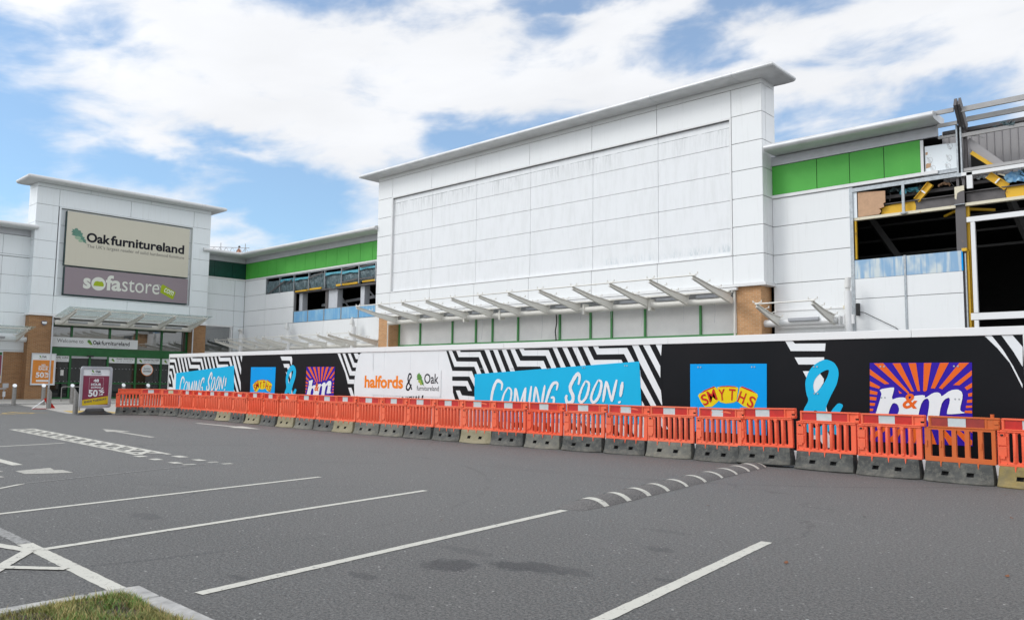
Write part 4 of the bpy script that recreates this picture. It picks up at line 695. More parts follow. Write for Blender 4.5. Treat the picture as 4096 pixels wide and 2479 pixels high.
# main column with yellow-tagged splice
mb=MB(); mb.box(WY(29.55),-7.17,-7.09,8.15,8.65,-.25,0); mb.box(WY(29.55),-7.0,-6.92,8.15,8.65,-.25,0); mb.build('column_head','steel_chipped',V)
mb=MB(); mb.box(WY(29.60),-7.24,-6.93,0,7.56,-.03,.01); mb.box(WY(29.50),-7.11,-7.06,0,7.56,-.3,-.13); mb.box(WY(29.50),-7.24,-6.93,0,7.56,-.33,-.3); mb.box(WY(29.50),-7.22,-6.93,7.58,8.0,-.03,.012); co=mb.build('steel_column','steel_chipped',V)
mb=MB(); mb.prism(WY(29.50),[(-7.22,7.78),(-7.17,7.74),(-7.14,7.95),(-7.05,8.0),(-6.93,8.02),(-6.93,8.19),(-7.22,8.17)],-.03,.02); mb.build('yellow_tag','yellow_cream',co)
mb=MB(); mb.box(WY(29.50),-7.24,-6.92,7.555,7.575,-.1,.03); mb.build('splice_plate','galv',co)
mb=MB(); mb.box(WY(29.42),-6.83,-6.66,8.05,8.60,-.1,.0); mb.build('white_stub_post','hoard_white',V)
# beams with lattice remains
mb=MB(); mb.box(WY(29.6),-10.64,-7.22,7.47,7.57,-.14,.06); mb.box(WY(29.6),-6.93,3,7.50,7.60,-.14,.06); mb.build('beam_flange','yellow_cream',V)
mb=MB(); mb.prism(WY(29.7),[(-9.68,7.585),(-8.52,7.585),(-8.50,7.74),(-8.54,7.93),(-9.2,7.91),(-9.75,7.86),(-9.62,7.76)],-.03,0); mb.prism(WY(29.7),[(-5.75,7.62),(3,7.62),(3,7.98),(-5.72,7.98),(-5.78,7.8)],-.03,0); mb.build('beam_web','yellow',V)
mb=MB(); mb.prism(WY(29.71),[(-8.50,7.585),(-7.24,7.60),(-7.24,7.92),(-8.54,7.93)],-.03,0); mb.prism(WY(29.71),[(-6.92,7.62),(-5.77,7.62),(-5.80,7.8),(-5.73,7.98),(-6.92,7.95)],-.03,0); mb.build('beam_web','steel_grey',V)
mb=MB(); mb.box(WY(29.7),-9.7,-7.2,7.93,7.96,-.1,.08); mb.box(WY(29.7),-6.95,3,7.97,8.0,-.1,.08); mb.build('beam_top_flange','steel_grey',V)
def cut_brace(p,q,w):
    p=Vector(p);q=Vector(q);u=(q-p).normalized();n_=Vector((-u.z,0,u.x))*w/2
    mb=MB(); f0=[p-n_,p+n_,q+n_,q-n_]; dy=Vector((0,.03,0))
    mb.hexa([f0[0],f0[3],f0[3]+dy,f0[0]+dy,f0[1],f0[2],f0[2]+dy,f0[1]+dy]); mb.bar(p-n_,q-n_,.022,.14,up=(0,1,0)); mb.bar(p+n_,q+n_,.022,.14,up=(0,1,0))
    o=mb.build('cut_brace','yellow',V); mm=p.lerp(q,.5); m2=MB(); m2.bar(mm-n_*.9+Vector((0,-.02,0)),mm+n_*.9+Vector((0,-.02,0)),.05,.06,up=(0,1,0)); m2.build('stiffener','hoard_white',o)
cut_brace((-8.46,29.68,7.94),(-7.98,29.60,8.44),.20); cut_brace((-5.72,29.66,7.97),(-6.22,29.58,8.44),.22)
mb=MB(); mb.bar((-7.2,29.9,7.47),(-7.75,30.3,7.38),.08,.07); mb.bar((-6.93,29.9,7.45),(-6.3,30.6,7.45),.1,.08); mb.bar((-6.9,29.75,7.5),(-6.9,29.75,0),.1,.12,up=(0,1,0)); mb.build('yellow_bracket','yellow',V)
def crumple(name,m,cx,cz,w,h,y=29.75,n=9):
    mb=MB(); vs=[(cx+w*(i/n-.5)+random.uniform(-.03,.03),y+random.uniform(-.10,.10),cz+h*(j/5-.5)+random.uniform(-.035,.035)-.1*abs(i/n-.5)) for i in range(n+1) for j in range(6)]
    mb.add(vs,[(i*6+j,(i+1)*6+j,(i+1)*6+j+1,i*6+j+1) for i in range(n) for j in range(5)],0,True); mb.build(name,m,V,fix=False)
crumple('torn_membrane','tarp_blue',-8.72,8.37,.62,.16); crumple('torn_membrane','tarp',-8.35,8.40,.3,.14); crumple('torn_membrane','foil' if 0 else 'blue_film',-5.45,8.30,.62,.34,y=29.7); crumple('torn_membrane','tarp',-5.1,8.40,.5,.22); crumple('torn_insulation','chip',-7.6,8.42,.35,.10); crumple('torn_membrane','tarp',-9.2,8.45,.5,.09); crumple('torn_insulation','foil',-6.45,8.46,.3,.10)
for k in range(9):
    xx=-10.2+random.uniform(0,2.8) if k<5 else random.uniform(-6.6,-4.6); mb=MB(); z_=random.uniform(8.25,8.5); mb.path([(xx,29.8,8.55),(xx+random.uniform(-.1,.1),29.78,z_),(xx+random.uniform(-.25,.25),29.8,z_-random.uniform(.05,.25))],.012,4); mb.build('hanging_cable','steel_grey',V)
mb=MB(); mb.box(WY(29.95),-10.5,-7.3,8.2,8.32,-.1,0); mb.box(WY(30.3),-10.5,-7.3,8.05,8.1,-.1,0); mb.box(WY(29.95),-6.9,3,8.28,8.38,-.1,0); mb.build('inner_purlin','steel_grey',V)
mb=MB(); mb.bar((-5.15,29.6,8.5),(-4.9,29.6,8.30),.03,.07); mb.bar((-5.95,29.65,8.45),(-5.75,29.6,8.35),.03,.05); mb.build('loose_slat','yellow_cream',V)
# chipboard offcut, blue strip and lower panels of the open bay
mb=MB(); mb.prism(WY(29.55),[(-10.42,7.58),(-9.70,7.60),(-9.62,7.70),(-9.68,7.80),(-9.52,7.84),(-9.54,7.97),(-9.47,8.0),(-9.47,8.42),(-10.42,8.50)],-.05,0); mb.build('broken_chipboard','chip',V)
mb=MB(); mb.prism(WY(29.53),[(-10.61,7.56),(-10.45,7.56),(-10.45,8.54),(-10.61,8.57)],-.05,0); mb.build('insulation_board','foil',V)
mb=MB(); mb.box(Wl,-8.89,-8.80,7.48,8.62,-.04,.04); mb.box(Wl,-8.95,-8.74,7.50,7.54,-.04,.05); mb.build('wall_stud','galv',V)
mb=MB(); mb.box(WY(29.55),-10.56,-10.50,6.05,7.46,-.1,.0); mb.build('yellow_jamb','yellow',V)
mb=MB(); mb.box(WY(29.52),-10.64,-10.58,6.0,7.5,-.1,.0); mb.build('white_jamb','trim',V)
for a,b in ((-10.62,-8.86),(-8.83,-7.07)):
    mb=MB(); mb.box(Wl,a,b,5.32,6.0,-.06,0); mb.build('blue_smeared_panel','blue_smear',V)
    mb=MB(); mb.box(Wl,a,b,4.60,5.31,-.06,0); mb.box(Wl,a,b,0,4.58,-.06,0); mb.build('lower_panel','white_clad',V)
mb=MB(); mb.box(Wl,-8.895,-8.825,0,6.02,-.05,.03); mb.box(Wl,-6.99,-6.95,0,5.9,-.08,.02); mb.build('wall_stud','galv',V)
mb=MB(); mb.box(Wl,-7.085,-7.045,5.33,6.03,-.03,.02); mb.build('blue_tape','sky_blue',V)
mb=MB(); mb.box(WY(29.4),-7.05,-6.90,5.96,6.06,-.1,.02); mb.box(WY(29.55),-6.94,-6.88,0,6.0,-.1,.0); mb.build('yellow_bracket','yellow',V)
# white goalpost frame of the next bay
mb=MB(); mb.box(WY(29.45),-6.88,3,6.92,7.09,-.1,.03); mb.box(WY(29.45),-6.77,-6.64,3.90,6.918,-.1,.02); mb.box(WY(29.45),-6.86,3,3.66,3.885,-.1,.03); mb.box(WY(29.45),-6.77,-6.64,0,3.65,-.1,.02); mb.build('doorway_frame','hoard_white',V,bevel=.006)
mb=MB(); mb.bar((-10.7,31.6,7.9),(-9.6,32.4,5.8),.2,.22); mb.bar((-6.0,31.6,7.9),(-5.2,32.6,5.2),.2,.22); 
for z in (6.6,7.2,7.8): mb.box(WY(33),-12,3,z,z+.08,-.1,0)
mb.build('inner_rafter','interior',V)
# small bracket canopy at the right wall with its post
mb=MB(); mb.tube((-13.95,29.1,3.80),(-11.05,29.1,3.80),.14,20); mb.box(WY(29.1),-10.98,-10.92,3.66,3.96,-.12,.2); rc=mb.build('canopy_tube','trim',V)
CR=WY(29.1); canopy_arm(rc,CR,-13.25,.02,3.82,1.95,4.36); canopy_arm(rc,CR,-11.2,.02,3.82,1.95,4.36)
mb=MB(); mb.tube((-13.3,27.15,4.38),(-11.1,27.15,4.38),.028,8); mb.build('canopy_rail','cream',rc)
mb=MB(); mb.box(Wl,-13.55,-10.8,4.28,4.33,.002,.03); mb.box(Wl,-13.55,-10.8,3.60,3.68,.002,.05); mb.build('wall_rail','trim',rc)
strip_light(rc,CR,-12.85,-11.7,3.90,.16)
mb=MB(); mb.tube((-10.62,28.9,0),(-10.62,28.9,4.83),.125,20); mb.box(WY(28.9),-10.80,-10.74,3.66,3.98,-.06,.06); mb.box(WY(28.9),-10.50,-10.42,3.66,3.98,-.06,.06); po=mb.build('canopy_post','trim',V)
mb=MB(); mb.tube((-10.62,28.9,4.84),(-10.62,28.9,4.95),.08,14); mb.tube((-10.63,28.9,4.95),(-10.61,28.9,5.28),.115,14,.10); mb.tube((-10.61,28.9,5.28),(-10.61,28.9,5.32),.07,14); mb.build('security_camera','cctv',po)
mb=MB(); mb.box(WY(29.45),-10.98,-10.80,4.24,4.37,-.05,.1); mb.build('junction_box','yellow_cream',V,bevel=.02)
mb=MB(); mb.box(WY(29.44),-10.52,-10.42,3.98,4.42,-.05,.08); mb.path([(-10.45,29.38,4.1),(-10.25,29.38,4.08),(-9.2,29.38,3.5),(-9.1,29.38,3.40)],.014,5); mb.build('cable_gland','blk',V)
# bracket canopies along the left wall
CL=WY(29.15)
for k,(arms) in enumerate(((-54.22,-52.3,-50.35,-48.65),(-47.72,-45.5,-43.4,-41.35),(-40.25,-38.1))):
    mb=MB(); mb.tube((arms[0]-.25,29.15,3.56),(arms[-1]+.3,29.15,3.56),.12,16); c=mb.build('canopy_tube','cream',V)
    for a in arms: canopy_arm(c,CL,a,.02,3.60,2.1,4.12,h0=.3)
    mb=MB(); mb.tube((arms[0]-.1,27.05,4.14),(arms[-1]+.1,27.05,4.14),.026,8); mb.build('canopy_rail','cream',c)
    mb=MB(); mb.tube((arms[0]-.1,28.3,4.02),(arms[-1]+.1,28.3,4.02),.018,6); mb.build('canopy_rail','cream',c)
    for a,b in zip(arms,arms[1:]): strip_light(c,CL,(a+b)/2-.5,(a+b)/2+.5,3.78,.12,'trim')
for x,kind in ((-54.2,1),(-47.8,0),(-40.4,0)):
    mb=MB(); mb.tube((x,29.0,0),(x,29.0,4.68),.17,18); p=mb.build('canopy_post','trim',V)
    mb=MB()
    if kind: mb.tube((x,29,4.68),(x,28.95,4.9),.13,12); mb.tube((x-.15,28.95,4.95),(x+.3,28.9,4.98),.11,12,.09)
    else: mb.tube((x-.05,29,4.68),(x-.05,29,4.85),.09,12); mb.tube((x-.1,28.95,4.85),(x-.1,28.95,5.02),.17,12,.14); mb.tube((x-.1,28.95,5.02),(x-.1,28.95,5.28),.13,12,.05)
    mb.build('security_camera','cctv',p)
# ================================================================ furniture store at the left, facing the car park end-on
O=thing('store_building','pale clad store tower with beige and mauve name boards above a green glazed entrance','building',(-54,20.7,0))
XO=-54.0; OT=WX(XO); OW=WX(-54.75); OB=WX(XB)
LO=[5.25,6.38,7.50,8.62,9.72,10.83,11.95,13.03]
ya,yc,yd,ye=15.15,16.40,25.0,26.25
mb=MB(); clad(mb,OT,grid([ya,yc],LO)+grid([yd,ye],LO)+grid([yc,20.72,yd],[11.95,13.03])+grid([yc,20.8,yd],[5.25,6.38]),-.04,0,g=.009)
sideO=F((0,ya,0),(1,0,0)); clad(mb,sideO,grid([-55.5,-54.42,-54.012],LO),-.04,0,g=.009)
sideO2=F((0,ye,0),(-1,0,0)); clad(mb,sideO2,[(54.012,54.8,c,d) for c,d in zip(LO,LO[1:])],-.04,0,g=.009)
mb.build('tower_cladding','oak_clad',O,bevel=.006)
mb=MB(); mb.box(OT,ya+.03,ye-.03,5.2,13.3,-1.4,-.30); mb.box(OT,ya+.03,ye-.03,11.9,13.3,-.29,-.035); mb.box(OT,ya+.03,yc,5.2,11.95,-.29,-.035); mb.box(OT,yd+.03,ye-.03,5.2,11.95,-.29,-.035); mb.box(OT,yc,yd,5.2,6.36,-.29,-.035); mb.build('tower_core','joint',O)
mb=MB(); clad(mb,OT,grid([yc+.1,20.75,yd],[6.45,7.5,8.62,9.72,10.83,11.86]),-.26,-.20,g=.012); mb.build('recessed_panel','oak_clad',O)
mb=MB(); mb.box(OT,yc+.04,yd+.05,11.88,11.94,-.2,.03); mb.box(OT,yc+.04,yd+.05,6.385,6.43,-.2,.03); mb.box(OT,yc+.04,yc+.14,6.431,11.879,-.2,.028); mb.box(OT,yd-.05,yd+.05,6.431,11.879,-.2,.028); mb.build('recess_trim','oak_clad',O)
mb=MB(); clad(mb,OT,grid([ya,18.2,22.0,ye],[13.03,13.27]),-.04,-.004); mb.box(sideO,-55.5,-54.012,13.04,13.27,-.04,-.004); mb.build('tower_fascia','oak_clad',O)
mb=MB(); mb.sweep([(-55.55,ya),(XO,ya),(XO,ye),(-55.55,ye)],[(0,-1),(1,-1),(1,1),(0,1)],roof_prof(13.27,.78,.28)); o=mb.build('tower_roof_edge','silver_weathered',O); o.modifiers.new('edge','EDGE_SPLIT').split_angle=R(35)
mb=MB(); mb.box(OT,ya+.3,ye-.3,13.3,13.42,-1.5,-.3); mb.build('tower_roof','fascia',O)
mb=MB()
for y in (17.3,18.9,20.6,21.9,23.6,25.2): mb.prism(F((XO,y,0),(1,0,0)),roof_prof(13.266,.785,.287)[1:-1],-.008,.008)
mb.build('roof_seam','fascia',O)
mb=MB(); mb.box(OT,ya-.08,ye+.06,5.12,5.245,-1.2,.10); mb.build('tower_base_trim','trim',O,bevel=.01)
def leaf_logo(mb,fr,a0,z0,w,h,d,mi_leaf=0,mi_ac=1):
    P=[(.36,1.0),(.22,.97),(.20,.88),(.05,.90),(.10,.78),(.0,.70),(.12,.62),(.02,.50),(.16,.46),(.30,.42),(.44,.36),(.52,.28),(.66,.16),(.82,.06),(1.0,.0),(.93,.16),(.96,.24),(.84,.30),(.86,.42),(.74,.46),(.70,.58),(.74,.68),(.62,.72),(.58,.86),(.46,.86)]
    mb.sheet(fr,[(a0+p[0]*w,z0+p[1]*h) for p in P],d,mi_leaf)
    for (cx,cz,rx,rz) in ((.44,.33,.20,.12),(.62,.14,.15,.10)): mb.sheet(fr,[(a0+(cx+rx*math.cos(t*math.pi/8))*w,z0+(cz+rz*math.sin(t*math.pi/8))*h) for t in range(16)],d+.004,mi_ac)
# the two name boards
sg=MB(); sg.box(OT,16.88,24.70,8.35,11.73,-.18,.10); s1=sg.build('name_board','beige_sign',O,bevel=.01); s1['label']='beige board with the furniture store name'
mb=MB(); mb.box(OT,16.85,16.875,8.33,11.74,-.18,.098); mb.box(OT,16.85,24.72,8.32,8.345,-.18,.09); mb.build('board_edge','sign_edge',s1)
mb=MB(); text(mb,OT,'Oak',18.06,19.50,9.93,10.55,.104,0,off=.035); text(mb,OT,'furnitureland',19.52,24.36,9.93,10.56,.104,0,off=.03); mb.build('lettering','ink',s1,fix=False)
mb=MB(); text(mb,OT,"The UK's largest retailer of solid hardwood furniture",18.1,24.38,9.52,9.80,.104,0); mb.build('lettering','grey_ink',s1,fix=False)
mb=MB(); leaf_logo(mb,OT,17.14,9.83,.94,.90,.104); mb.build('leaf_emblem',['teal_leaf','teal_acorn'],s1,fix=False)
sg=MB(); sg.box(OT,16.93,24.74,6.54,8.23,-.18,.10); s2=sg.build('name_board','mauve_sign',O,bevel=.01); s2['label']='mauve board with the sofa shop name'
mb=MB(); mb.box(OT,16.90,16.925,6.50,8.24,-.18,.098); mb.box(OT,16.90,24.74,6.47,6.535,-.18,.09); mb.build('board_edge','sign_edge',s2)
mb=MB(); text(mb,OT,'s',18.02,18.46,6.97,7.66,.104,0,off=.035)
mb.sheet(OT,[(18.93+.43*math.cos(t*math.pi/16),7.35+.43*math.sin(t*math.pi/16)) for t in range(32)],.104,0)
text(mb,OT,'fa',19.36,20.33,6.98,7.97,.104,0,off=.03); text(mb,OT,'store',20.38,22.80,7.0,7.78,.104,0)
stroke(mb,OT,[(22.5,7.62),(22.75,7.66),(22.9,7.5),(23.05,7.45)],.03,.105); mb.build('lettering','cream_ink',s2,fix=False)
mb=MB(); mb.sheet(OT,[(18.62,7.20),(18.66,7.38),(18.72,7.48),(18.85,7.52),(19.0,7.50),(19.14,7.52),(19.22,7.42),(19.26,7.30),(19.22,7.20)],.108); mb.sheet(OT,[(22.92,7.62),(23.02,7.72),(23.92,7.26),(23.76,6.78),(23.70,6.76),(22.86,7.16)],.106); mb.build('sofa_emblem','lime',s2,fix=False)
mb=MB(); text(mb,OT,'com',23.12,23.78,7.10,7.40,.112,0,rot=R(-22)); mb.build('lettering','print_white',s2,fix=False)
# wing to the left
mb=MB(); clad(mb,OW,grid([3.8,6.3,8.8,11.3,13.72,15.2],[2.95+.02,4.05,5.25,6.38,7.50,8.62])+grid([3.8,6.3,8.8,11.3,13.72,15.2],[8.76,9.94]),-.05,0,g=.009); mb.build('wing_cladding','oak_clad',O)
mb=MB(); mb.box(OW,0,15.2,8.64,8.745,-.05,.04); mb.box(OW,0,15.2,2.88,2.955,-.05,.05); mb.build('wing_sill','oak_clad',O)
mb=MB(); mb.box(OW,0,15.2,9.96,10.33,-.05,.02); mb.build('wing_fascia','fascia',O)
mb=MB(); mb.box(OW,0,15.2,2.9,10.3,-.3,-.06); mb.box(OW,-8,3.8,2.9,10.2,-.3,-.02); mb.build('wing_core','joint',O)
mb=MB(); mb.sweep([(-54.75,-8),(-54.75,ya+.15)],[(1,0),(1,0)],roof_prof(10.33,1.0,.26)); o=mb.build('wing_roof_edge','silver_weathered',O); o.modifiers.new('edge','EDGE_SPLIT').split_angle=R(35)
mb=MB(); mb.box(OW,-8,15.35,.05,2.88,-.3,0); mb.build('brick_wall','brick_brown',O)
mb=MB(); mb.box(OT,ya+.02,16.42,.05,5.12,-.75,-.02); mb.build('brick_pier','brick_brown',O)
mb=MB(); mb.box(OT,25.30,ye-.02,.05,5.12,-.75,-.02); mb.build('brick_pier','brick_brown',O)
mb=MB(); mb.tube((-53.93,16.45,.05),(-53.93,16.45,5.1),.042,10); mb.tube((-53.93,25.28,.05),(-53.93,25.28,5.0),.042,10); mb.build('downpipe','alu_light',O)
# alarm box
mb=MB(); mb.prism(OT,[(15.82,4.74),(15.88,4.80),(16.08,4.80),(16.14,4.74),(16.10,4.60),(15.98,4.50),(15.86,4.60)],-.01,.09); al=mb.build('alarm_box','alarm',O,bevel=.01); mb=MB(); mb.sheet(OT,[(15.87,4.62),(16.09,4.62),(16.12,4.74),(15.84,4.74)],.095); mb.build('alarm_label','print_white',al)
# glazed entrance
GX=WX(-54.75); mb=MB(); mb.box(GX,16.4,25.32,.05,3.0,-.04,0); mb.build('shop_window_glass','glass_dark',O); mb=MB(); mb.box(GX,16.4,25.32,3.001,5.1,-.04,0); mb.build('upper_window_glass','glass_bright',O)
mb=MB(); d0,d1=.002,.09
um=[16.45,17.80,20.10,21.80,23.48,25.20]
for y in um: mb.box(GX,y-.055,y+.055,3.28,4.66,d0,d1)
mb.box(GX,16.4,25.3,4.62,4.74,d0,d1+.002); mb.box(GX,16.4,25.3,2.74,3.27,d0,d1+.004)
lm=[16.45,17.80,18.95,20.05,21.83,23.50,25.2]
for y in lm: mb.box(GX,y-.06,y+.06,.05,2.74,d0,d1)
mb.box(GX,16.4,25.3,.06,.15,d0,d1+.003); mb.box(GX,16.4,18.9,1.0,1.07,d0,d1-.01); mb.box(GX,20.0,25.3,1.0,1.07,d0,d1-.01); mb.build('shopfront_frame','shop_green',O)
mb=MB(); mb.box(GX,17.86,18.89,2.60,2.74,d0,.06); mb.box(GX,19.01,19.99,2.60,2.74,d0,.06); dr=mb.build('entrance_door','alu',O)
mb=MB(); mb.box(GX,18.75,19.15,2.72,2.80,.09,.2); mb.build('door_sensor','black_plastic',O)
mb=MB(); mb.box(GX,16.5,21.86,3.29,3.90,.09,.15); wb=mb.build('welcome_board','print_white',O,bevel=.008)
mb=MB(); text(mb,GX,'Welcome to',16.95,18.48,3.56,3.78,.154); text(mb,GX,'The UK\'s largest retailer of solid hardwood furniture',19.06,21.32,3.365,3.43,.154); mb.build('lettering','grey_ink',wb,fix=False)
mb=MB(); text(mb,GX,'Oak',19.05,19.55,3.50,3.76,.154,off=.03); text(mb,GX,'furnitureland',19.57,21.33,3.49,3.76,.154,off=.015); mb.build('lettering','ink',wb,fix=False)
mb=MB(); leaf_logo(mb,GX,18.70,3.46,.34,.34,.154); mb.build('leaf_emblem',['leaf','acorn'],wb,fix=False)
for a0,a1,t1,t2 in ((16.5,17.74,'100% solid','hardwood furniture'),(20.12,21.77,'Free delivery','on all products'),(21.9,23.44,'Interest free credit','buy now - no deposit'),(23.57,25.1,'Delivery','')):
    mb=MB(); mb.box(GX,a0,a1,2.36,2.73,.002,.03); sg=mb.build('window_label','print_white',O)
    w=a1-a0; mb=MB(); text(mb,GX,t1,a0+.30*w,a0+(.95 if len(t1)>9 else .6)*w,2.56,2.68,.034,off=.02); 
    if t2: text(mb,GX,t2,a0+.30*w,a0+.9*w,2.44,2.52,.034)
    mb.build('lettering','grey_ink',sg,fix=False); mb=MB(); leaf_logo(mb,GX,a0+.10*w,2.43,.22,.22,.034); mb.build('leaf_emblem',['leaf','acorn'],sg,fix=False)
mb=MB(); mb.sheet(GX,ring(22.62,1.95,.40,.40),.012,0); mb.sheet(GX,ring(22.62,1.95,.365,.365),.016,1); text(mb,GX,'SAVINGS',22.36,22.88,1.80,1.92,.02,2,off=.02); text(mb,GX,'Summer',22.38,22.86,1.98,2.12,.02,2,shear=.3); mb.build('window_sticker',['logo_orange','print_white','ink'],O,fix=False)
mb=MB()
for i in range(40): 
    y=16.6+i*.22; 
    if 17.75<y<17.85: continue
    for z in (1.12,1.95): mb.sheet(GX,[(y,z),(y+.05,z),(y+.05,z+.03),(y,z+.03)],.008)
sd_=mb.build('safety_dots','alu',O,fix=False); sd_['kind']='stuff'
mb=MB(); mb.sheet(GX,[(17.3,1.5),(17.48,1.5),(17.48,1.85),(17.3,1.85)],.01); mb.build('opening_times_notice','grey_board',O,fix=False)
# canopy soffit, tube, arms and glass of the entrance
mb=MB(); mb.box(OT,16.5,25.25,5.02,5.10,-.74,.10); mb.box(OT,16.42,25.25,5.04,5.12,.12,.22); mb.build('canopy_gutter','trim',O)
CO=WX(-53.6); mb=MB(); mb.tube((-53.6,16.5,4.73),(-53.6,24.95,4.73),.15,18); ct=mb.build('canopy_tube','cream',O)
arms=(16.78,18.72,20.72,22.72,24.75)
for a in arms: canopy_arm(ct,CO,a,.02,4.76,2.6,5.38)
mb=MB(); mb.tube((-51.0,16.7,5.40),(-51.0,24.85,5.40),.028,8); mb.tube((-52.6,16.7,5.12),(-52.6,24.85,5.12),.022,8); mb.build('canopy_rail','cream',ct)
for a,b in zip(arms,arms[1:]): strip_light(ct,CO,(a+b)/2-.58,(a+b)/2+.5,4.78,.17)
for a,b in zip((16.35,)+arms[1:4]+(25.1,),(0,)*0 or (18.70,20.70,22.70,25.1)) if 0 else ((16.35,18.70),(18.74,20.70),(20.74,22.70),(22.74,25.15)):
    mb=MB(); mb.hexa([CO.p(a,5.06,.15),CO.p(b,5.06,.15),CO.p(b,5.53,2.75),CO.p(a,5.53,2.75),CO.p(a,5.075,.15),CO.p(b,5.075,.15),CO.p(b,5.545,2.75),CO.p(a,5.545,2.75)]); mb.build('canopy_glass_pane','canopy_glass',ct)
# wing canopy (only its end is in view)
mb=MB(); mb.tube((-54.35,4,3.62),(-54.35,15.25,3.62),.15,16); mb.build('canopy_tube','oak_clad',O)
CW=WX(-54.35); wt=O.children[-1]
for a in (14.62,12.5,10.4): canopy_arm(wt,CW,a,.02,3.64,2.1,4.16)
mb=MB(); mb.tube((-52.2,4,4.18),(-52.2,14.75,4.18),.028,8); mb.build('canopy_rail','cream',wt)
mb=MB(); mb.hexa([CW.p(4,3.95,.1),CW.p(15.0,3.95,.1),CW.p(15.0,4.30,2.3),CW.p(4,4.30,2.3),CW.p(4,3.965,.1),CW.p(15.0,3.965,.1),CW.p(15.0,4.315,2.3),CW.p(4,4.315,2.3)]); mb.build('canopy_glass_pane','canopy_glass',wt)
strip_light(wt,CW,12.9,14.0,3.7,.16)
# return wall to the inner corner
mb=MB(); clad(mb,OB,grid([ye+.02,27.05,28.45,29.48],[8.76,9.92]),-.05,0); mb.build('dark_green_panel_band','dkgreen',O)
mb=MB(); mb.box(OB,ye,29.49,8.645,8.75,-.05,.04); mb.build('wall_sill','trim',O)
mb=MB(); mb.box(OB,ye,29.44,9.95,10.34,-.05,.03); mb.build('wall_fascia','fascia',O)
mb=MB(); clad(mb,OB,grid([ye+.02,28.68,29.49],[5.25,6.38,7.5,8.64])+[(28.68,29.49,4.1,5.25),(28.68,29.49,2.0,4.1),(28.68,29.49,.06,2.0),(ye,28.68,.06,3.2)],-.05,0); mb.build('wall_cladding','oak_clad',O)
mb=MB(); mb.box(OB,ye,29.49,.06,10.3,-.3,-.055); mb.build('wall_core','joint',O)
mb=MB(); mb.box(OB,26.3,28.52,3.36,5.17,-.04,.012); wf=mb.build('window','glass_bright',O); mb=MB(); mb.box(OB,26.25,28.62,5.17,5.26,-.04,.05); mb.box(OB,26.25,28.62,3.26,3.358,-.04,.06); mb.box(OB,28.50,28.62,3.36,5.168,-.04,.05); mb.box(OB,28.42,28.47,3.36,5.168,-.04,.03); mb.build('window_frame','trim',wf)
mb=MB(); mb.sweep([(XB,ye-.5),(XB,29.5)],[(1,0),(1,-1)],prof2); o=mb.build('wall_roof_edge','silver_weathered',O); o.modifiers.new('edge','EDGE_SPLIT').split_angle=R(35)
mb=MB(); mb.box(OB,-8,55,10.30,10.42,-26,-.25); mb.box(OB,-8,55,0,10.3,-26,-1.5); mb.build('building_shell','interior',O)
# posters on the brick
def frame_poster(fr,a0,a1,z0,z1,label,cat,mname,lines,d=.02):
    t=thing('poster_frame',label,cat,fr.p((a0+a1)/2,z0,d))
    mb=MB(); w=.055; mb.box(fr,a0,a1,z0,z0+w,d,d+.06); mb.box(fr,a0,a1,z1-w,z1,d,d+.06); mb.box(fr,a0,a0+w,z0+w,z1-w,d,d+.058); mb.box(fr,a1-w,a1,z0+w,z1-w,d,d+.058); mb.build('frame','alu_light',t,bevel=.006)
    mb=MB(); mb.box(fr,a0+w,a1-w,z0+w,z1-w,d,d+.02); mb.build('backing_sheet','print_white',t)
    mb=MB(); mb.box(fr,a0+w+.03,a1-w-.05,z0+w+.05,z1-w-(.36),d+.02,d+.024); mb.build('poster',mname,t)
    return t
t=frame_poster(OT,15.42,16.76,.90,2.83,'orange half price sale poster in grey frame on the brick pier by the entrance','poster','poster_orange',None)
mb=MB()
for s_,a0,a1,z0,z1 in (('MID',15.98,16.2,2.08,2.17),('SEASON',15.83,16.35,1.97,2.07),('SALE',15.82,16.33,1.80,1.95),('50',15.70,16.15,1.36,1.68),('%',16.17,16.42,1.52,1.68),('off',16.18,16.40,1.36,1.48)): text(mb,OT,s_,a0,a1,z0,z1,.050,off=.03)
mb.sheet(OT,[(15.73,1.11),(16.43,1.11),(16.43,1.22),(15.73,1.22)],.049); mb.sheet(OT,[(16.36,1.72),(16.46,1.80),(16.47,1.86),(16.38,1.80)],.05); mb.build('lettering','print_white',t,fix=False)
mb=MB(); text(mb,OT,'Oak',15.98,16.24,2.58,2.68,.046,off=.03); text(mb,OT,'furnitureland',15.82,16.25,2.49,2.54,.046); mb.build('lettering','ink',t,fix=False); mb=MB(); leaf_logo(mb,OT,15.83,2.56,.13,.13,.046); mb.build('leaf_emblem',['leaf','acorn'],t,fix=False)
t=thing('poster_frame','wine red poster with green heading on brown brick at the left edge','poster',(-54.7,13.6,1.0))
mb=MB(); mb.box(OW,12.9,14.10,1.02,2.88,.01,.05); mb.build('frame','alu_light',t); mb=MB(); mb.box(OW,12.95,14.05,1.06,2.66,.05,.054); mb.build('poster','poster_wine',t); mb=MB(); mb.box(OW,12.95,14.05,2.67,2.83,.05,.054); mb.build('poster_heading','shop_green',t); mb=MB(); mb.box(OW,12.95,14.05,1.30,1.44,.055,.058); mb.build('poster_band','poster_yellow',t); mb=MB(); mb.box(OW,13.90,13.93,1.5,2.55,.055,.058); mb.box(OW,13.2,13.93,2.55,2.58,.055,.058); mb.build('poster_border','print_white',t)
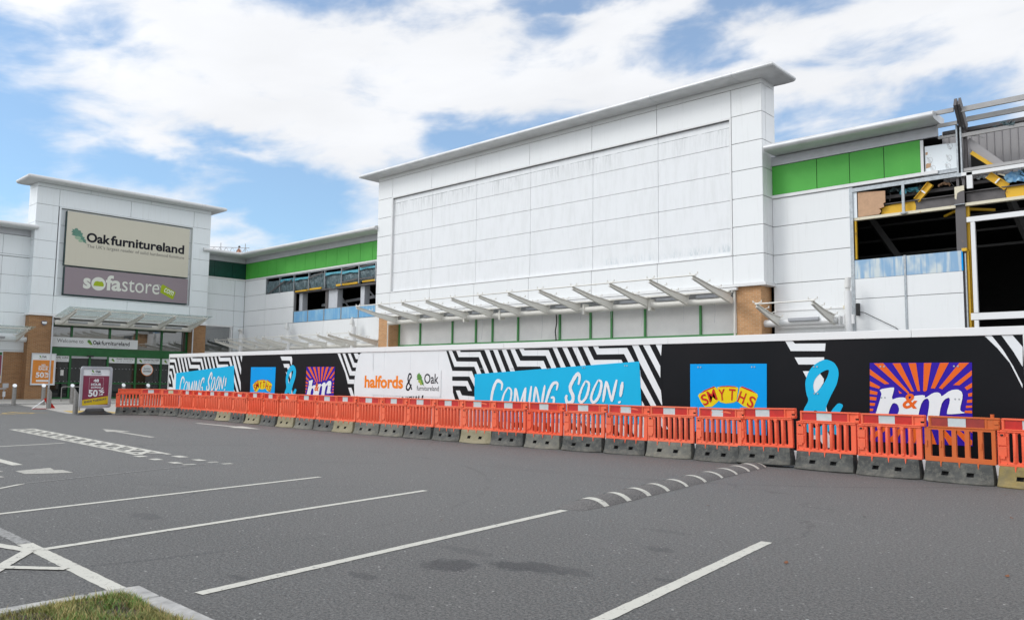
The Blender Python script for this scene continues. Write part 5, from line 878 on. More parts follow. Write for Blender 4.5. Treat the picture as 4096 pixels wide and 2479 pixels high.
# bench / trolley rest by the wall
t=thing('bench','grey metal perch bench against the brown brick wall at the left edge','bench',(-53.9,13.8,0))
mb=MB(); mb.box(WX(-53.9),12.6,14.14,.66,.72,-.2,.2); mb.build('seat','alu',t,bevel=.01); mb=MB(); mb.box(WX(-53.9),13.98,14.28,.74,1.0,-.05,.05); mb.build('arm_rest','alu',t,bevel=.01)
for y in (12.8,14.06): mb=MB(); mb.tube((-53.9,y,.06),(-53.9,y,.66),.03,8); mb.build('leg','alu',t)
mb=MB(); mb.box(WX(-53.86),13.98,14.12,.22,.52,0,.1); mb.build('ash_bin','alu_light',t,bevel=.01)

# ================================================================ steel bollards
def bollard(x,y,h,r,label,slant,grp):
    t=thing('bollard',label,'bollard',(x,y,0),grp)
    mb=MB(); n=20; vs=[(x+r*math.cos(2*math.pi*i/n),y+r*math.sin(2*math.pi*i/n),0) for i in range(n)]; tz=lambda c,s:h-slant[2]*.5*(slant[0]*c+slant[1]*s)
    vs+=[(x+r*math.cos(2*math.pi*i/n),y+r*math.sin(2*math.pi*i/n),tz(math.cos(2*math.pi*i/n),math.sin(2*math.pi*i/n))) for i in range(n)]
    mb.add(vs,[(i,(i+1)%n,n+(i+1)%n,n+i) for i in range(n)],0,True); mb.build('post','stainless',t,fix=False)
    mb=MB(); mb.add([(v[0]+(v[0]-x)*.01,v[1]+(v[1]-y)*.01,v[2]+.003) for v in vs[n:]],[tuple(range(n))],0); mb.build('cap_disc','print_white' if slant[2]<.25 else 'stainless',t,fix=False)
BG='stainless bollards guarding the shop entrance'
bollard(-44.7,12.12,.97,.092,'disc topped steel bollard in front of the bare brown brick wall',(1,-.2,.16),BG)
bollard(-44.25,13.27,.98,.092,'disc topped steel bollard standing below the orange sale poster',(1,-.2,.16),BG)
bollard(-45.2,14.9,.98,.092,'disc topped steel bollard left of the pavement sign, before the glass doors',(1,-.2,.16),BG)
bollard(-49.3,19.05,.98,.10,'steel bollard whose disc top shows above the leftmost barrier',(1,-.2,.2),BG)
bollard(-48.85,20.3,.98,.10,'steel bollard whose disc top shows above the second barrier from the left',(1,-.2,.2),BG)
bollard(-39.2,12.0,.87,.095,'shorter steel bollard with steeply cut top beside the fallen red triangle',(.2,1,.28),BG)
bollard(-33.5,11.2,.88,.095,'nearest steel bollard with steeply cut top just left of the pavement sign',(.2,1,.28),BG)
t=thing('cycle_stand','pale tubular hoop rail standing behind the nearest cut bollard','rail',(-36.5,12.6,0)); mb=MB(); mb.path([(-36.5,12.35,0),(-36.5,12.35,.78),(-36.5,12.45,.86),(-36.4,13.1,.86),(-36.4,13.2,.78),(-36.4,13.2,0)],.028,8); mb.build('hoop','stainless',t)
t=thing('cycle_stand','thin hoop rail by the dark glass doors of the store','rail',(-49,16.4,0)); mb=MB(); mb.path([(-49,15.6,.05),(-49,15.6,.82),(-49,15.7,.87),(-49,16.9,.87),(-49,17.0,.82),(-49,17.0,.05)],.025,8); mb.build('hoop','stainless',t)
# fallen triangular sign
t=thing('warning_triangle','small red and white triangular sign frame tipped over on the paving','sign',(-39.8,11.8,0))
mb=MB(); P=[(-39.3,11.38,.02),(-39.5,12.28,.03),(-39.35,11.95,.46)]
for a,b in zip(P,P[1:]+P[:1]): mb.bar(a,b,.05,.03)
mb.build('frame','print_white',t); mb=MB(); mb.add([Vector((-39.2,12.28,.04)),Vector((-39.28,12.02,.05)),Vector((-39.26,11.8,.46)),Vector((-39.2,11.93,.5))],[(0,1,2,3)]); mb.bar(P[0],(-39.1,12.2,.02),.05,.02); mb.build('red_panel','red_print',t,fix=False)

# ================================================================ pavement sign
def rrect(a0,a1,z0,z1,r,n=6):
    P=[]
    for cx,cz,s_ in ((a1-r,z1-r,0),(a0+r,z1-r,90),(a0+r,z0+r,180),(a1-r,z0+r,270)):
        for k in range(n+1): t_=R(s_+90*k/n); P.append((cx+r*math.cos(t_),cz+r*math.sin(t_)))
    return P
AX=F((-32.9,0,0),(0.0,1,0)); t=thing('pavement_sign','freestanding sign with wine red sale poster on black base left of the barriers','sign',(-32.9,11.7,0))
mb=MB(); mb.prism(AX,[rrect(11.11,12.26,.25,1.84,.10),rrect(11.20,12.17,.34,1.75,.05)[::-1]],-.06,.03); mb.build('frame','alu',t,bevel=.008)
mb=MB(); mb.box(AX,11.2,12.17,.34,1.75,-.03,-.01); mb.build('backing_sheet','print_white',t)
mb=MB(); mb.box(AX,11.215,12.155,.36,1.485,-.01,-.006); mb.build('poster','poster_wine',t)
mb=MB(); mb.prism(AX,[(11.215,.34),(12.155,.40),(12.155,.71),(11.215,.555)],-.004,.0); mb.build('poster_band','poster_yellow',t)
mb=MB()
for s_,a0,a1,z0,z1,o_ in (('48',11.58,11.78,1.24,1.36,.04),('HOUR',11.50,11.87,1.10,1.20,.035),('SAVINGS',11.50,11.87,1.00,1.07,.03),('50',11.42,11.76,.68,.95,.04),('%',11.79,12.0,.82,.95,.03),('off',11.80,11.96,.73,.80,.03)): text(mb,AX,s_,a0,a1,z0,z1,.002,off=o_)
for a in (('b',11.43,11.435,.94,1.42),('b',11.94,11.945,1.08,1.42),('b',11.43,11.94,1.415,1.42),('b',11.43,11.86,.94,.945)): mb.sheet(AX,[(a[1],a[3]),(a[2],a[3]),(a[2],a[4]),(a[1],a[4])],.001)
mb.sheet(AX,[(11.88,.94),(11.95,1.0),(11.96,1.05),(11.90,1.01)],.001); mb.build('lettering','print_white',t,fix=False)
mb=MB(); text(mb,AX,'Oak',11.64,11.84,1.61,1.69,.0,off=.03); text(mb,AX,'furnitureland',11.50,11.85,1.53,1.58,.0); mb.build('lettering','ink',t,fix=False)
mb=MB(); text(mb,AX,'ENDS TUESDAY',11.28,12.10,.50,.58,.004,off=.03,rot=R(9)); mb.build('lettering','grey_ink',t,fix=False)
mb=MB(); leaf_logo(mb,AX,11.50,1.60,.10,.11,.0); mb.build('leaf_emblem',['leaf','acorn'],t,fix=False)
mb=MB(); n=28; rows=[(.64,.30,.0),(.66,.32,.03),(.60,.28,.06),(.46,.20,.10),(.36,.13,.15),(.33,.10,.22)]
vs=[(-32.92+b*math.sin(2*math.pi*i/n)*1.1,11.69+a*math.cos(2*math.pi*i/n),z) for a,b,z in rows for i in range(n)]
mb.add(vs,[(r*n+i,r*n+(i+1)%n,(r+1)*n+(i+1)%n,(r+1)*n+i) for r in range(5) for i in range(n)],0,True); mb.add(vs,[tuple(5*n+i for i in range(n))]); mb.build('base','black_plastic',t); mb=MB(); mb.box(AX,11.4,11.98,.21,.26,-.05,.02); mb.build('foot_bracket','alu',t)

# ================================================================ hoarding with printed artwork
HY=14.9; H=WY(HY); HL,HR=-33.8,-2.74
Hd=thing('hoarding','long hoarding printed with black zigzags, blue coming soon banners and shop logos','hoarding',(-18,14.9,0))
mb=MB(); x=HL
while x<HR-.01: mb.box(H,x,min(x+1.218,HR),.05,2.30,-.02,0); x+=1.22
mb.build('board_panel','print_white',Hd)
mb=MB()
for i,(a,b) in enumerate(zip([HL-.03]+[HL+4.9*k for k in range(1,7)],[HL+4.9*k-.004 for k in range(1,7)]+[HR+.03])): mb.box(H,a,b,2.30,2.44,-.03,.03+.002*(i%2))
mb.build('top_rail','hoard_white',Hd,bevel=.006)
mb=MB(); mb.box(H,HL-.03,HR+.03,.04,.21,-.02,.025); mb.build('kick_board','hoard_white',Hd,bevel=.004)
mb=MB(); mb.box(H,HL-.04,HL,.0,2.30,-.06,.028); mb.box(H,HR,HR+.06,.0,2.30,-.06,.03)
mb.build('end_post','hoard_white',Hd)
mb=MB(); mb.box(H,HL-.03,HL+.05,0.05,2.42,-3.2,-.07)
mb.build('return_board','hoard_white',Hd)
mb=MB()
for k in range(12): x=HL+.6+k*2.44; mb.box(WY(HY),x,x+.08,0,2.3,-.12,-.03); mb.bar((x+.04,15.0,1.9),(x+.04,16.3,.05),.08,.05)
mb.build('rear_brace','chip',Hd)
DX=-18.2
def chk(p,n=2):
    for _ in range(n):
        q=[]
        for a,b in zip(p,p[1:]+p[:1]): q+= [(a[0]*.78+b[0]*.22,a[1]*.78+b[1]*.22),(a[0]*.22+b[0]*.78,a[1]*.22+b[1]*.78)]
        p=q
    return p
def sh(p,dx): return [(a+dx,b) for a,b in p]
def cl(p,lo=HL+.01,hi=HR-.005,z0=.22,z1=2.298):
    for ax,v,k in ((0,lo,True),(0,hi,False),(1,z0,True),(1,z1,False)):
        p=clip(p,ax,v,k)
        if len(p)<3: return None
    q=[]
    for a in p:
        if not q or (abs(a[0]-q[-1][0])+abs(a[1]-q[-1][1]))>1e-4: q.append(a)
    return q if len(q)>2 else None
def art(name,m,polys,d,parent=Hd,label=None):
    mb=MB()
    for p in polys:
        if p is None: continue
        mb.sheet(H,p,d)
    o=mb.build(name,m,parent,fix=False)
    if label: o['label']=label
    return o
for k,dx in ((0,0),(1,DX)):
    art('zigzag_print','print_black',[cl(sh(b,dx)) for b in ART['bands']],.004)
    art('lower_zigzag_print','print_black',[cl(sh(b,dx)) for b in ART['underblack']],.004)
    a0=-9.48+dx
    art('black_print','print_black',[cl(sh(ART['rightblack'][0],dx)),cl([(-9.47+dx,.2),(-2.7 if k==0 else -20.3,.2),(-2.7 if k==0 else -20.3,2.31),(-9.47+dx,2.31)])] ,.006)
    art('stripe_print','print_white',[cl(sh(b,dx)) for b in ART['rightwhite']],.009)
    art('bar_print','print_white',[cl(b) for b in (ART['bars_near'] if k==0 else ART['bars_far'])],.009)
    bn=ART['banner'][0] if k==0 else [(-33.11,1.64),(-28.24,1.93),(-28.15,.56),(-33.1,.40)]
    mb=MB(); mb.prism(H,[(bn[3]),(bn[2]),(bn[1]),(bn[0])],.008,.014); bo=mb.build('coming_soon_banner','cyan',Hd); bo['label']='blue coming soon banner '+('nearer the camera' if k==0 else 'at the far left')
    mb=MB(); sc_=1 if k==0 else .945
    for i_,(w,pts) in enumerate(ART['strokes']):
        P=[((p[0]+9.97)*sc_-9.97+dx-(.12 if k else 0),p[1]) for p in pts]; stroke(mb,H,P,w*.95,.0185+.0005*i_,taper=.55)
    mb.build('brush_lettering','print_white',bo,fix=False)
    if k==0:
        mb=MB()
        for ch,(a,z) in ART['fine']: text(mb,H,ch,a-.035,a+.035,z-.045,z+.045,.0185,off=.03)
        for a in (ART['fine'][-1][1][0]+.23,ART['fine'][-1][1][0]+.46):
            z=ART['fine'][-1][1][1]; mb.sheet(H,[ring(a,z,.10,.10),ring(a,z,.08,.08)],.0185); mb.sheet(H,[(a-.015,z-.06),(a+.015,z-.06),(a+.015,z+.06),(a-.015,z+.06)],.0185)
        mb.build('small_print','print_white',bo,fix=False)
    # toy shop board
    sq=sh(ART['smy_sq'][0],dx); mb=MB(); mb.prism(H,[sq[3],sq[2],sq[1],sq[0]],.008,.014); so=mb.build('toy_shop_board','sky_blue',Hd)
    off=0 if k else -DX
    mb=MB(); [mb.sheet(H,sh(p,off),.0180+.0012*i_) for i_,p in enumerate(ART['smy_yel'])]; mb.build('block_emblem','yellow_print',so,fix=False)
    mb=MB(); [mb.sheet(H,sh(p,off),.0222+.0004*i_) for i_,p in enumerate(ART['smy_red'])]
    for (ch,(a,z),ro) in zip('SMYTHS',ART['smy_let'],(24,20,4,-4,-22,-26)): wd_=.095 if ch=='M' else .07; text(mb,H,ch,a+off-wd_,a+off+wd_,z-.115,z+.115,.025,off=.014,rot=R(ro))
    mb.build('block_lettering','red_print',so,fix=False)
    # ampersand
    A_=ART['amp_near']; dd=dx-(.0 if k==0 else .08); mb=MB(); mb.sheet(H,[chk(sh(l,dd)) for l in A_],.0125); mb.build('ampersand_print','cyan',Hd,fix=False)
    # homeware board
    sq=sh(ART['bm_sq'][0],dx); mb=MB(); mb.prism(H,[sq[3],sq[2],sq[1],sq[0]],.008,.014); so=mb.build('homeware_shop_board','indigo',Hd)
    mb=MB(); [mb.sheet(H,sh(p,dx),.0185) for p in ART['bm_rays']]; mb.build('sunray_print','orange_print',so,fix=False); mb=MB(); text(mb,H,'&',-4.58+dx,-4.34+dx,1.07,1.33,.027,shear=.15,off=.02); mb.build('small_ampersand','orange_print',so,fix=False)
    mb=MB(); mb.sheet(H,[chk(sh(l,dx),1) for l in ART['bm_b']],.0225); mb.sheet(H,chk(sh(ART['bm_m'][0],dx),1),.0235); mb.build('bubble_lettering','print_white',so,fix=False)
    mb=MB()
    for a,z in ((-15.0,1.78),(-13.9,1.78),(-12.7,1.78),(-11.6,1.80),(-10.4,1.84),(-8.55,1.80),(-7.35,1.80),(-4.9,1.80),(-3.72,1.80),(-4.9,1.25),(-3.72,1.25),(-6.1,1.8),(-6.1,1.3)):
        a+=dx
        if a>HL: 
            for q in (-.03,.03): mb.sheet(H,ring(a+q,z,.016,.016,8),.026)
    mb.build('fixing_screw','galv',Hd,fix=False)
art('white_print','print_white',[cl(ART['whitefield'][0])],.009)
art('stripe_print','print_white',[cl(b) for b in ART['trans_white']],.009)
art('stripe_print','print_white',[cl(b) for b in ART['endzig']],.009)
wp=MB(); wp.sheet(H,[(-20.2,1.0),(-16.6,1.0),(-16.6,1.75),(-20.2,1.75)],.011); lb=wp.build('logo_panel','print_white',Hd,fix=False)
mb=MB(); text(mb,H,'halfords',-20.09,-18.24,1.21,1.59,.014,off=.035); mb.build('lettering','logo_orange',lb,fix=False)
mb=MB(); text(mb,H,'Oak',-17.30,-16.70,1.37,1.65,.014,off=.01); text(mb,H,'furnitureland',-17.62,-16.68,1.17,1.31,.014)
stroke(mb,H,[(-17.86,1.52),(-17.90,1.63),(-17.97,1.63),(-18.02,1.50),(-17.98,1.40),(-17.90,1.30),(-17.84,1.19)],.05,.014,taper=.8); stroke(mb,H,[(-17.90,1.55),(-17.97,1.42),(-18.06,1.32),(-18.08,1.22),(-18.0,1.18),(-17.93,1.24),(-17.86,1.34)],.055,.0145,taper=.8); mb.build('lettering','ink',lb,fix=False)
mb=MB(); leaf_logo(mb,H,-17.64,1.31,.33,.36,.014); mb.build('leaf_emblem',['leaf','acorn'],lb,fix=False)
mb=MB()
for i,(ch,a) in enumerate(zip('OPENASUSUAL!',(0,.14,.27,.40,.62,.75,.95,1.08,1.2,1.33,1.47,1.60))): text(mb,H,ch,-19.12+a*1.05,-19.12+a*1.05+.12,.72+i*.017,.92+i*.0115,.012,shear=.25,off=.02)
mb.build('lettering','ink',Hd,fix=False)
mb=MB()
x=HL+1.22
while x<HR-.2: mb.box(H,x-.002,x+.002,.22,2.298,-.001,.0015); x+=1.22
mb.build('panel_seam','fascia',Hd)
# concrete strip behind the barriers under the hoarding
mb=MB(); mb.prism(G,[(HL-.2,14.85),(HR+.5,14.85),(HR+.5,15.3),(HL-.2,15.3)],.0,.045); o=mb.build('hoarding_kerb','kerb'); o['kind']='structure'

# ================================================================ chapter-style barriers
BF=F((0,0,0),(1,0,0))
def stad(a0,a1,z0,z1,n=6):
    r=(a1-a0)/2; cx=(a0+a1)/2; P=[(cx+r*math.cos(math.pi*k/n),z1-r+r*math.sin(math.pi*k/n)) for k in range(n+1)]+[(cx-r*math.cos(math.pi*k/n),z0+r-r*math.sin(math.pi*k/n)) for k in range(n+1)]; return P
def mk(name,mb,mats,bevel=0):
    o=mb.build(name,mats,None,bevel=bevel); COL.objects.unlink(o); return o
def panel_mesh(old=False):
    mb=MB()
    out=[(0,.30),(.995,.30),(.995,.815),(1.055,.818),(1.06,.835),(1.06,.985),(1.05,1.0),(.07,1.0),(.06,.99),(.06,.83),(.0,.815)]
    if not old:
        hs=[.15,.267,.384,.503,.62,.738,.856]; holes=[stad(h,h+.056,.352,.785)[::-1] for h in hs]
        mb.prism(BF,[out]+holes,-.025,.025)
        for i in range(6):       # tubular ribs between the slots
            c=(hs[i]+.056+hs[i+1])/2; w=.024; z0,z1=.345,.795
            n=8; vs=[]
            for z in (z0,z0+.02,z1-.02,z1):
                k=.35 if z in(z0,z1) else 1
                for j in range(n+1): t=math.pi*j/n; vs.append((c+w*math.cos(t),-.024-.026*k*math.sin(t),z))
            mb.add(vs,[(a*(n+1)+j,a*(n+1)+j+1,(a+1)*(n+1)+j+1,(a+1)*(n+1)+j) for a in range(3) for j in range(n)],0,True)
        for c in (.355,.709): mb.box(BF,c-.027,c+.027,.755,.795,.02,.056); mb.box(BF,c-.02,c+.02,.345,.375,.02,.05)
        mb.box(BF,.005,.125,.60,.735,.025,.045); mb.box(BF,.005,.125,.44,.58,.025,.045); mb.box(BF,.03,.10,.73,.775,.025,.052); mb.box(BF,.03,.10,.40,.44,.025,.05); mb.box(BF,.045,.085,.74,.765,.052,.06,1)
        mb.box(BF,.0,.995,.30,.335,.025,.045); mb.box(BF,.0,.995,.795,.815,.025,.048); mb.box(BF,.0,.022,.335,.795,.025,.04); mb.box(BF,.935,.995,.335,.795,.025,.034)
        for z in (.33,.79): mb.box(BF,.125,.135,z,z+.01,.045,.05,1)
    else:
        holes=[rrect(h,h+.118,.375,.785,.015,3)[::-1] for h in (.09,.273,.456,.639,.822)]; mb.prism(BF,[out]+holes,-.03,.035)
        for c in (.03,.235,.80): mb.box(BF,c-.012,c+.012,.52,.62,.035,.05)
        mb.tube((.955,0,1.0),(.955,0,1.05),.026,10)
    # upper board: rim standing proud round the reflective strip, hinge lug at the end
    mb.box(BF,.07,1.055,.975,1.0,.025,.05); mb.box(BF,.065,1.05,.822,.842,.025,.047); mb.box(BF,.07,.10,.842,.975,.025,.046); mb.box(BF,.87,.89,.842,.975,.025,.044)
    mb.box(BF,.985,1.05,.90,.955,.025,.050); mb.box(BF,.985,1.05,.835,.87,.025,.052); mb.box(BF,.99,1.045,.872,.898,.022,.027,1)
    for c in (.25,.51,.77): mb.prism(BF,[(c-.013,.305),(c-.004,.225),(c+.004,.225),(c+.013,.305)],.085,.110)
    return mk('barrier_panel',mb,['barrier_old' if old else 'barrier','hole'],bevel=.004)
def strip_mesh(kind):
    mb=MB(); d0,d1=.025,.0285; z0,z1=.838,.972
    if kind=='none': 
        for c in (.12,.3,.8,.95): mb.tube((c,-.03,.91),(c,-.056,.91),.012,8,mi=3)
        return mk('bolt_holes',mb,['ref_red','ref_white','barrier','hole'])
    mb.box(BF,.11,.345,z0,z1,d0,d1,0); mb.box(BF,.348,.600,z0,z1,d0,d1+.001,1); mb.box(BF,.603,.855,z0,z1,d0,d1,0)
    if kind=='peel': mb.prism(BF,[(.30,.96),(.36,.935),(.46,.925),(.5,.90),(.58,.91),(.70,.955),(.62,.972),(.34,.972)],.029,.034,2); mb.prism(BF,[(.11,.93),(.2,.95),(.2,.97),(.11,.97)],.029,.032,2)
    if kind=='torn': mb.prism(BF,[(.22,.95),(.44,.93),(.5,.88),(.56,.845),(.86,.845),(.86,.972),(.12,.972)],.029,.035,2)
    if kind=='scuff': mb.prism(BF,[(.55,.93),(.62,.92),(.78,.90),(.76,.93),(.66,.95)],.029,.032,2); mb.prism(BF,[(.33,.94),(.36,.93),(.35,.86),(.33,.86)],.030,.033,2)
    mats={'old':['ref_redold','ref_white','barrier','hole'],'yellowed':['ref_red','ref_yellowed','barrier','hole']}.get(kind,['ref_red','ref_white','barrier','hole'])
    return mk('reflective_strip',mb,mats)
def base_mesh(m,cut=False):
    mb=MB(); P=[(.075,.300),(.088,.292),(.100,.245),(.112,.185),(.120,.165),(.142,.105),(.165,.07),(.215,.035),(.232,.022),(.232,.004),(.21,.0)]
    S=[0,.015,.04,.12,.20,.265,.37,.50,.63,.735,.80,.88,.96,.985,1.0]; n=len(P); vs=[]
    for s_ in S:
        e=1-min(1,min(s_,1-s_)/.16); bow=1-abs(2*s_-1)**2.2
        for (d,z) in P:
            k=max(0,(d-.088)); dd=d-k*(.62*e**1.5)+.02*bow*(1 if d>.14 else .3); vs.append((.49+(s_-.5)*(.985-.055*z/.3),-dd,z+(.004*math.sin(s_*9) if z<.03 and z>0 else 0)))
    hole=lambda i,j:(i in (5,8)) and (j in (4,))
    fs=[(i*n+j,(i+1)*n+j,(i+1)*n+j+1,i*n+j+1) for i in range(len(S)-1) for j in range(n-1) if not hole(i,j)]
    mb.add(vs,fs,0,True)
    # ends, back and top
    for i in (0,len(S)-1):
        q=[vs[i*n+j] for j in range(n)]+[(vs[i*n+n-1][0],.10,0),(vs[i*n][0],.075,.30)]; mb.add(q,[tuple(range(len(q))) if i else tuple(range(len(q)-1,-1,-1))])
    xa_,xb_=vs[0][0],vs[(len(S)-1)*n][0]; mb.add([(vs[n-1][0],.10,0),(vs[-1][0],.10,0),(xb_,.075,.3),(xa_,.075,.3)],[(1,0,3,2)]); mb.add([(xa_,.075,.3),(xb_,.075,.3)]+[vs[(len(S)-1)*n],vs[0]],[(0,3,2,1)])
    # handle openings cut through the face
    for i in (5,8):
        a=vs[i*n+4];b=vs[(i+1)*n+4];c=vs[(i+1)*n+5];d=vs[i*n+5]; back=[(q[0]+(.02 if q in(a,d) else -.0),q[1]+.075,q[2]-.008) for q in (a,b,c,d)]
        mb.add([a,b,c,d]+back,[(0,1,5,4),(1,2,6,5),(2,3,7,6),(3,0,4,7)],1); mb.add(back,[(0,1,2,3)],1)
        am,cm=Vector(a)*.5+Vector(b)*.5,0
        w=.012; z_t=a[2]; z_b=d[2]; y_t=a[1]; y_b=d[1]
        mb.hexa([(a[0]-w,y_t-.006,z_t),(b[0]+w,y_t-.006,z_t),(b[0]+w,y_t+.01,z_t),(a[0]-w,y_t+.01,z_t),(a[0]-w,y_t-.004,z_t+.014),(b[0]+w,y_t-.004,z_t+.014),(b[0]+w,y_t+.01,z_t+.014),(a[0]-w,y_t+.01,z_t+.014)])
    if cut: mb.prism(BF,[(.93,.0),(1.003,.0),(1.003,.055),(.96,.06)],.05,.225,1)
    return mk('barrier_base',mb,[m,'hole'])
PN,PO=panel_mesh(),panel_mesh(True); ST={k:strip_mesh(k) for k in ('ok','none','peel','torn','scuff','old','yellowed')}; BS={k:base_mesh(k) for k in ('rub_dark','rub_grey','rub_tan','rub_sand')}
D_,Gy,Tn='rub_dark','rub_grey','rub_tan'
SPEC=[(D_,'none','black base and no reflective strip on its top'),(D_,'ok','black base between the stripless barrier and the yellowed strip one'),(D_,'yellowed','black base and a yellowed middle on its reflective strip'),
(D_,'ok','black base, fourth from left, at the hoarding left end'),(D_,'peel','black base and half peeled strip, fifth from the left'),(D_,'ok','black base, sixth from left, under the far banner'),(Tn,'ok','dusty tan base, seventh from left, under the far banner'),(D_,'peel','black base and half peeled strip, eighth from the left'),(Tn,'ok','tan base, ninth from left, below far toy shop board'),
(D_,'ok','black base, tenth from left, beside far toy shop board'),(Tn,'torn','tan base and mostly missing strip below the far blue ampersand'),(Gy,'ok','grey base, twelfth from left, under far sunray board'),(D_,'ok','black base, thirteenth from left, past the far sunray board'),(Tn,'ok','tan base, fourteenth from left, where black print meets white'),
(Gy,'ok','scuffed grey base, fifteenth from left, below orange lettering'),(Gy,'ok','grey base, sixteenth from left, right of orange lettering'),(D_,'ok','black base, seventeenth from left, below the oak leaf emblem'),(D_,'ok','black base, eighteenth from left, at the near zigzags start'),(Tn,'scuff','sandy tan base and scuffed strip at the near banner left edge'),
(D_,'ok','black base, twentieth from left, below the near banner'),(Gy,'ok','grey brown base below the middle of Coming on the near banner'),(D_,'ok','black base under the gap between the words of the near banner'),(D_,'scuff','black base under the word Soon of the near banner'),(Gy,'ok','dusty grey base right of the near banner on black and white stripes'),
(D_,'scuff','black base left of the toy shop letters on the near blue board'),(D_,'ok','black base beside the far end of the speed hump'),(D_,'ok','black base in front of the large blue ampersand'),(D_,'ok','black base in front of the left half of the near homeware board'),(D_,'old','older duller orange panel with five square openings'),('rub_sand','ok','sandy yellow base at the right edge of the picture')]
BARR=ART['barriers']; BARR[8]=(-24.36,13.42,-23.33,13.37); BARR[0]=(-32.33,12.24,-31.9,13.10); BARR[1]=(-31.83,12.97,-30.98,13.44); BARR[2]=(-30.88,13.38,-29.95,13.68)
for i,((xa,ya_,xb,yb_),(bm_,st_,lab)) in enumerate(zip(BARR,SPEC)):
    ang=math.atan2(yb_-ya_,xb-xa)+R(random.uniform(-1.4,1.4)); old=st_=='old'
    t=thing('barrier','orange barrier with '+lab,'barrier',(xa,ya_,0),'orange road barriers lined up in front of the hoarding')
    ln=math.hypot(xb-xa,yb_-ya_); t.rotation_euler=(R(random.uniform(-1.0,1.0)),R(random.uniform(-.5,.5)),ang); t.scale=(max(.94,min(1.08,ln/1.0)) if 3<=i else 1,1,1)
    if i==25: t.location.z=.02; t.rotation_euler=(0,R(-1.2),ang)
    for src in (PO if old else PN,ST[st_],BS[bm_]):
        c=src.copy(); COL.objects.link(c); c.parent=t; c.matrix_parent_inverse=Matrix.Identity(4)
        if old and src is ST[st_]: c.location.y=-.011
# ================================================================ small litter on the asphalt
LP=[(-5.05,6.95),(-4.9,8.7),(-3.3,9.3),(-2.1,10.4),(-1.5,7.2),(-1.25,5.1),(-3.0,12.9),(-2.6,12.6),(-2.2,12.7),(-6.3,5.7),(-2.9,6.4),(-2.05,12.0)]
LL=['dead leaf beside the far end of a parking line near the hump','dead leaf on the open asphalt right of the hump middle','dead leaf between the hump and the right-hand barriers','dead leaf near the pale scuff marks','curled brown leaf alone on the right-hand asphalt','small brown leaf nearest the bottom right corner','leaf scrap at the foot of the old orange barrier','pale leaf scrap right of the old barrier foot','leaf scrap at the base of the sandy barrier','orange speck of leaf by the second parking line','leaf by the end of the nearest parking line','leaf in front of the last barriers']
for (x,y),l in zip(LP,LL):
    mb=MB(); a=random.uniform(0,6.28); s_=random.uniform(.018,.032); pts=[(-1,0,.1),(-.4,.55,.35),(.4,.5,.3),(1,0,.5),(.4,-.5,.2),(-.4,-.5,.1)]
    mb.add([(x+(p[0]*math.cos(a)-p[1]*math.sin(a))*s_,y+(p[0]*math.sin(a)+p[1]*math.cos(a))*s_,.004+p[2]*s_) for p in pts],[(0,1,2,3),(0,3,4,5)]); tag(mb.build('fallen_leaf','leaf_brown',fix=False),l,'leaf','fallen leaves on the asphalt')
# ================================================================ roof: worker and scaffold rail
t=thing('scaffold_rail','thin grey scaffold edge rail on the flat roof above the dark green band','scaffold',(-63,32.5,10.5))
mb=MB(); zr=12.62
def sp(x,z): return (x,32.5,z)
xs=[-67.2+i*.55 for i in range(14)]
mb.tube(sp(-67.2,12.98),sp(-60.0,12.10),.03,6); mb.tube(sp(-67.2,12.56),sp(-60.0,11.7),.03,6)
for i,(a,b) in enumerate(zip(xs,xs[1:])):
    za=12.98-(a+67.2)*.122; zb_=12.98-(b+67.2)*.122; mb.tube(sp(a,za-(.42 if i%2 else 0)),sp(b,zb_-(0 if i%2 else .42)),.018,5)
mb.build('lattice_beam','alu',t)
for x,z in ((-64.78,13.05),(-60.55,12.5)):
    mb=MB(); mb.tube((x,32.45,10.4),(x,32.45,z),.03,6); mb.build('upright','alu',t)
def skin_body(name,pts,edges,radii,m,parent,root=0,sub=1):
    me=bpy.data.meshes.new(name); me.from_pydata(pts,edges,[]); o=bpy.data.objects.new(name,me); COL.objects.link(o)
    o.modifiers.new('skin','SKIN'); o.modifiers.new('sub','SUBSURF').levels=sub; o.modifiers['sub'].render_levels=sub
    for v,r in zip(me.skin_vertices[0].data,radii): v.radius=r if isinstance(r,tuple) else (r,r)
    me.skin_vertices[0].data[root].use_root=True; me.materials.append(M[m]); 
    o.parent=parent; return o
t=thing('person','bare chested worker with short dark hair on the roof, seen from behind','person',(-61.9,32.6,10.72)); t.rotation_euler=(0,0,R(20))
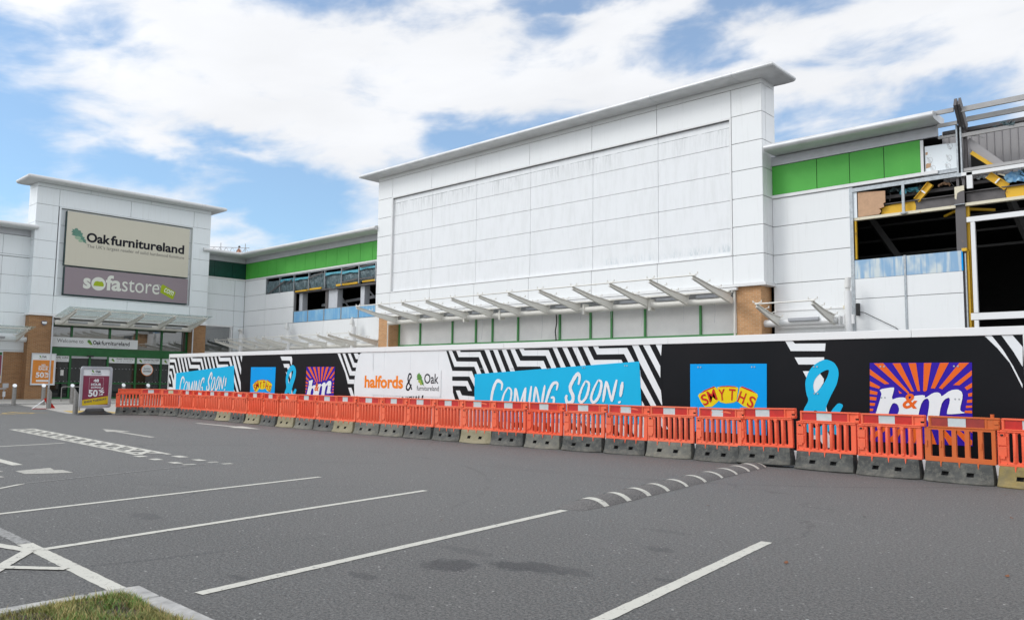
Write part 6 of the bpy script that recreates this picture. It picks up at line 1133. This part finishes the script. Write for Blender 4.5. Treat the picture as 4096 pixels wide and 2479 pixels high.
# local axes: x to his right, y away from the camera, z up; feet at z 0
pts=[(0,0,.92),(0,.02,1.12),(0,.03,1.34),(0,.02,1.46),(0,.03,1.55),(0,.05,1.68),(.18,.02,1.41),(.30,-.05,1.22),(.44,.02,1.03),(-.18,.02,1.41),(-.27,.02,1.16),(-.20,.16,.98),(.10,0,.88),(.11,.02,.48),(.11,0,.08),(.11,.14,.03),(-.10,0,.88),(-.11,.02,.48),(-.11,0,.08),(-.11,.14,.03),(.50,.06,.99),(-.14,.22,.96),(.54,.10,.98),(.52,.12,.96)]
ed=[(0,1),(1,2),(2,3),(3,4),(4,5),(3,6),(6,7),(7,8),(3,9),(9,10),(10,11),(0,12),(12,13),(13,14),(14,15),(0,16),(16,17),(17,18),(18,19),(8,20),(11,21),(20,22),(20,23)]
ra=[(.16,.11),(.14,.10),(.17,.11),(.10,.08),.055,(.085,.10),.062,.048,.035,.062,.048,.035,.09,.065,.045,.035,.09,.065,.045,.035,.03,.03,.012,.012]
b=skin_body('body',pts,ed,ra,'skin',t)
skin_body('trousers',[(0,0,.98),(0,0,.90),(.10,0,.84),(.11,.02,.48),(.11,0,.12),(-.10,0,.84),(-.11,.02,.48),(-.11,0,.12)],[(0,1),(1,2),(2,3),(3,4),(1,5),(5,6),(6,7)],[(.175,.125),(.175,.125),.10,.078,.06,.10,.078,.06],'denim',b)
mb=MB(); n=10
vs=[(.094*math.cos(2*math.pi*i/n)*math.cos(p),.05+.108*math.sin(2*math.pi*i/n)*math.cos(p),1.69+.105*math.sin(p)) for p in (-.35,.1,.5,.95,1.3) for i in range(n)]
mb.add(vs,[(r*n+i,r*n+(i+1)%n,(r+1)*n+(i+1)%n,(r+1)*n+i) for r in range(4) for i in range(n)],0,True); mb.add(vs,[tuple(4*n+i for i in range(n))]); hr=mb.build('hair','hair'); hr.parent=b
# ================================================================ retail sheds across the car park (seen only as reflections in the shop glass)
t=thing('retail_shed','long grey retail shed with a curved roof across the car park','building',(60,10,0))
mb=MB(); mb.box(F((60,0,0),(0,-1,0)),-90,45,0,7.5,-25,0); mb.build('wall','shed',t)
mb=MB(); fr=F((0,-45,0),(1,0,0)); P=[(59,7.5)]+[(59+27*k/12,7.6+5.5*math.sin(math.pi*(k+2)/15)) for k in range(13)]+[(86,7.5)]; mb.prism(fr,P,-135,0); mb.build('roof','fascia',t)
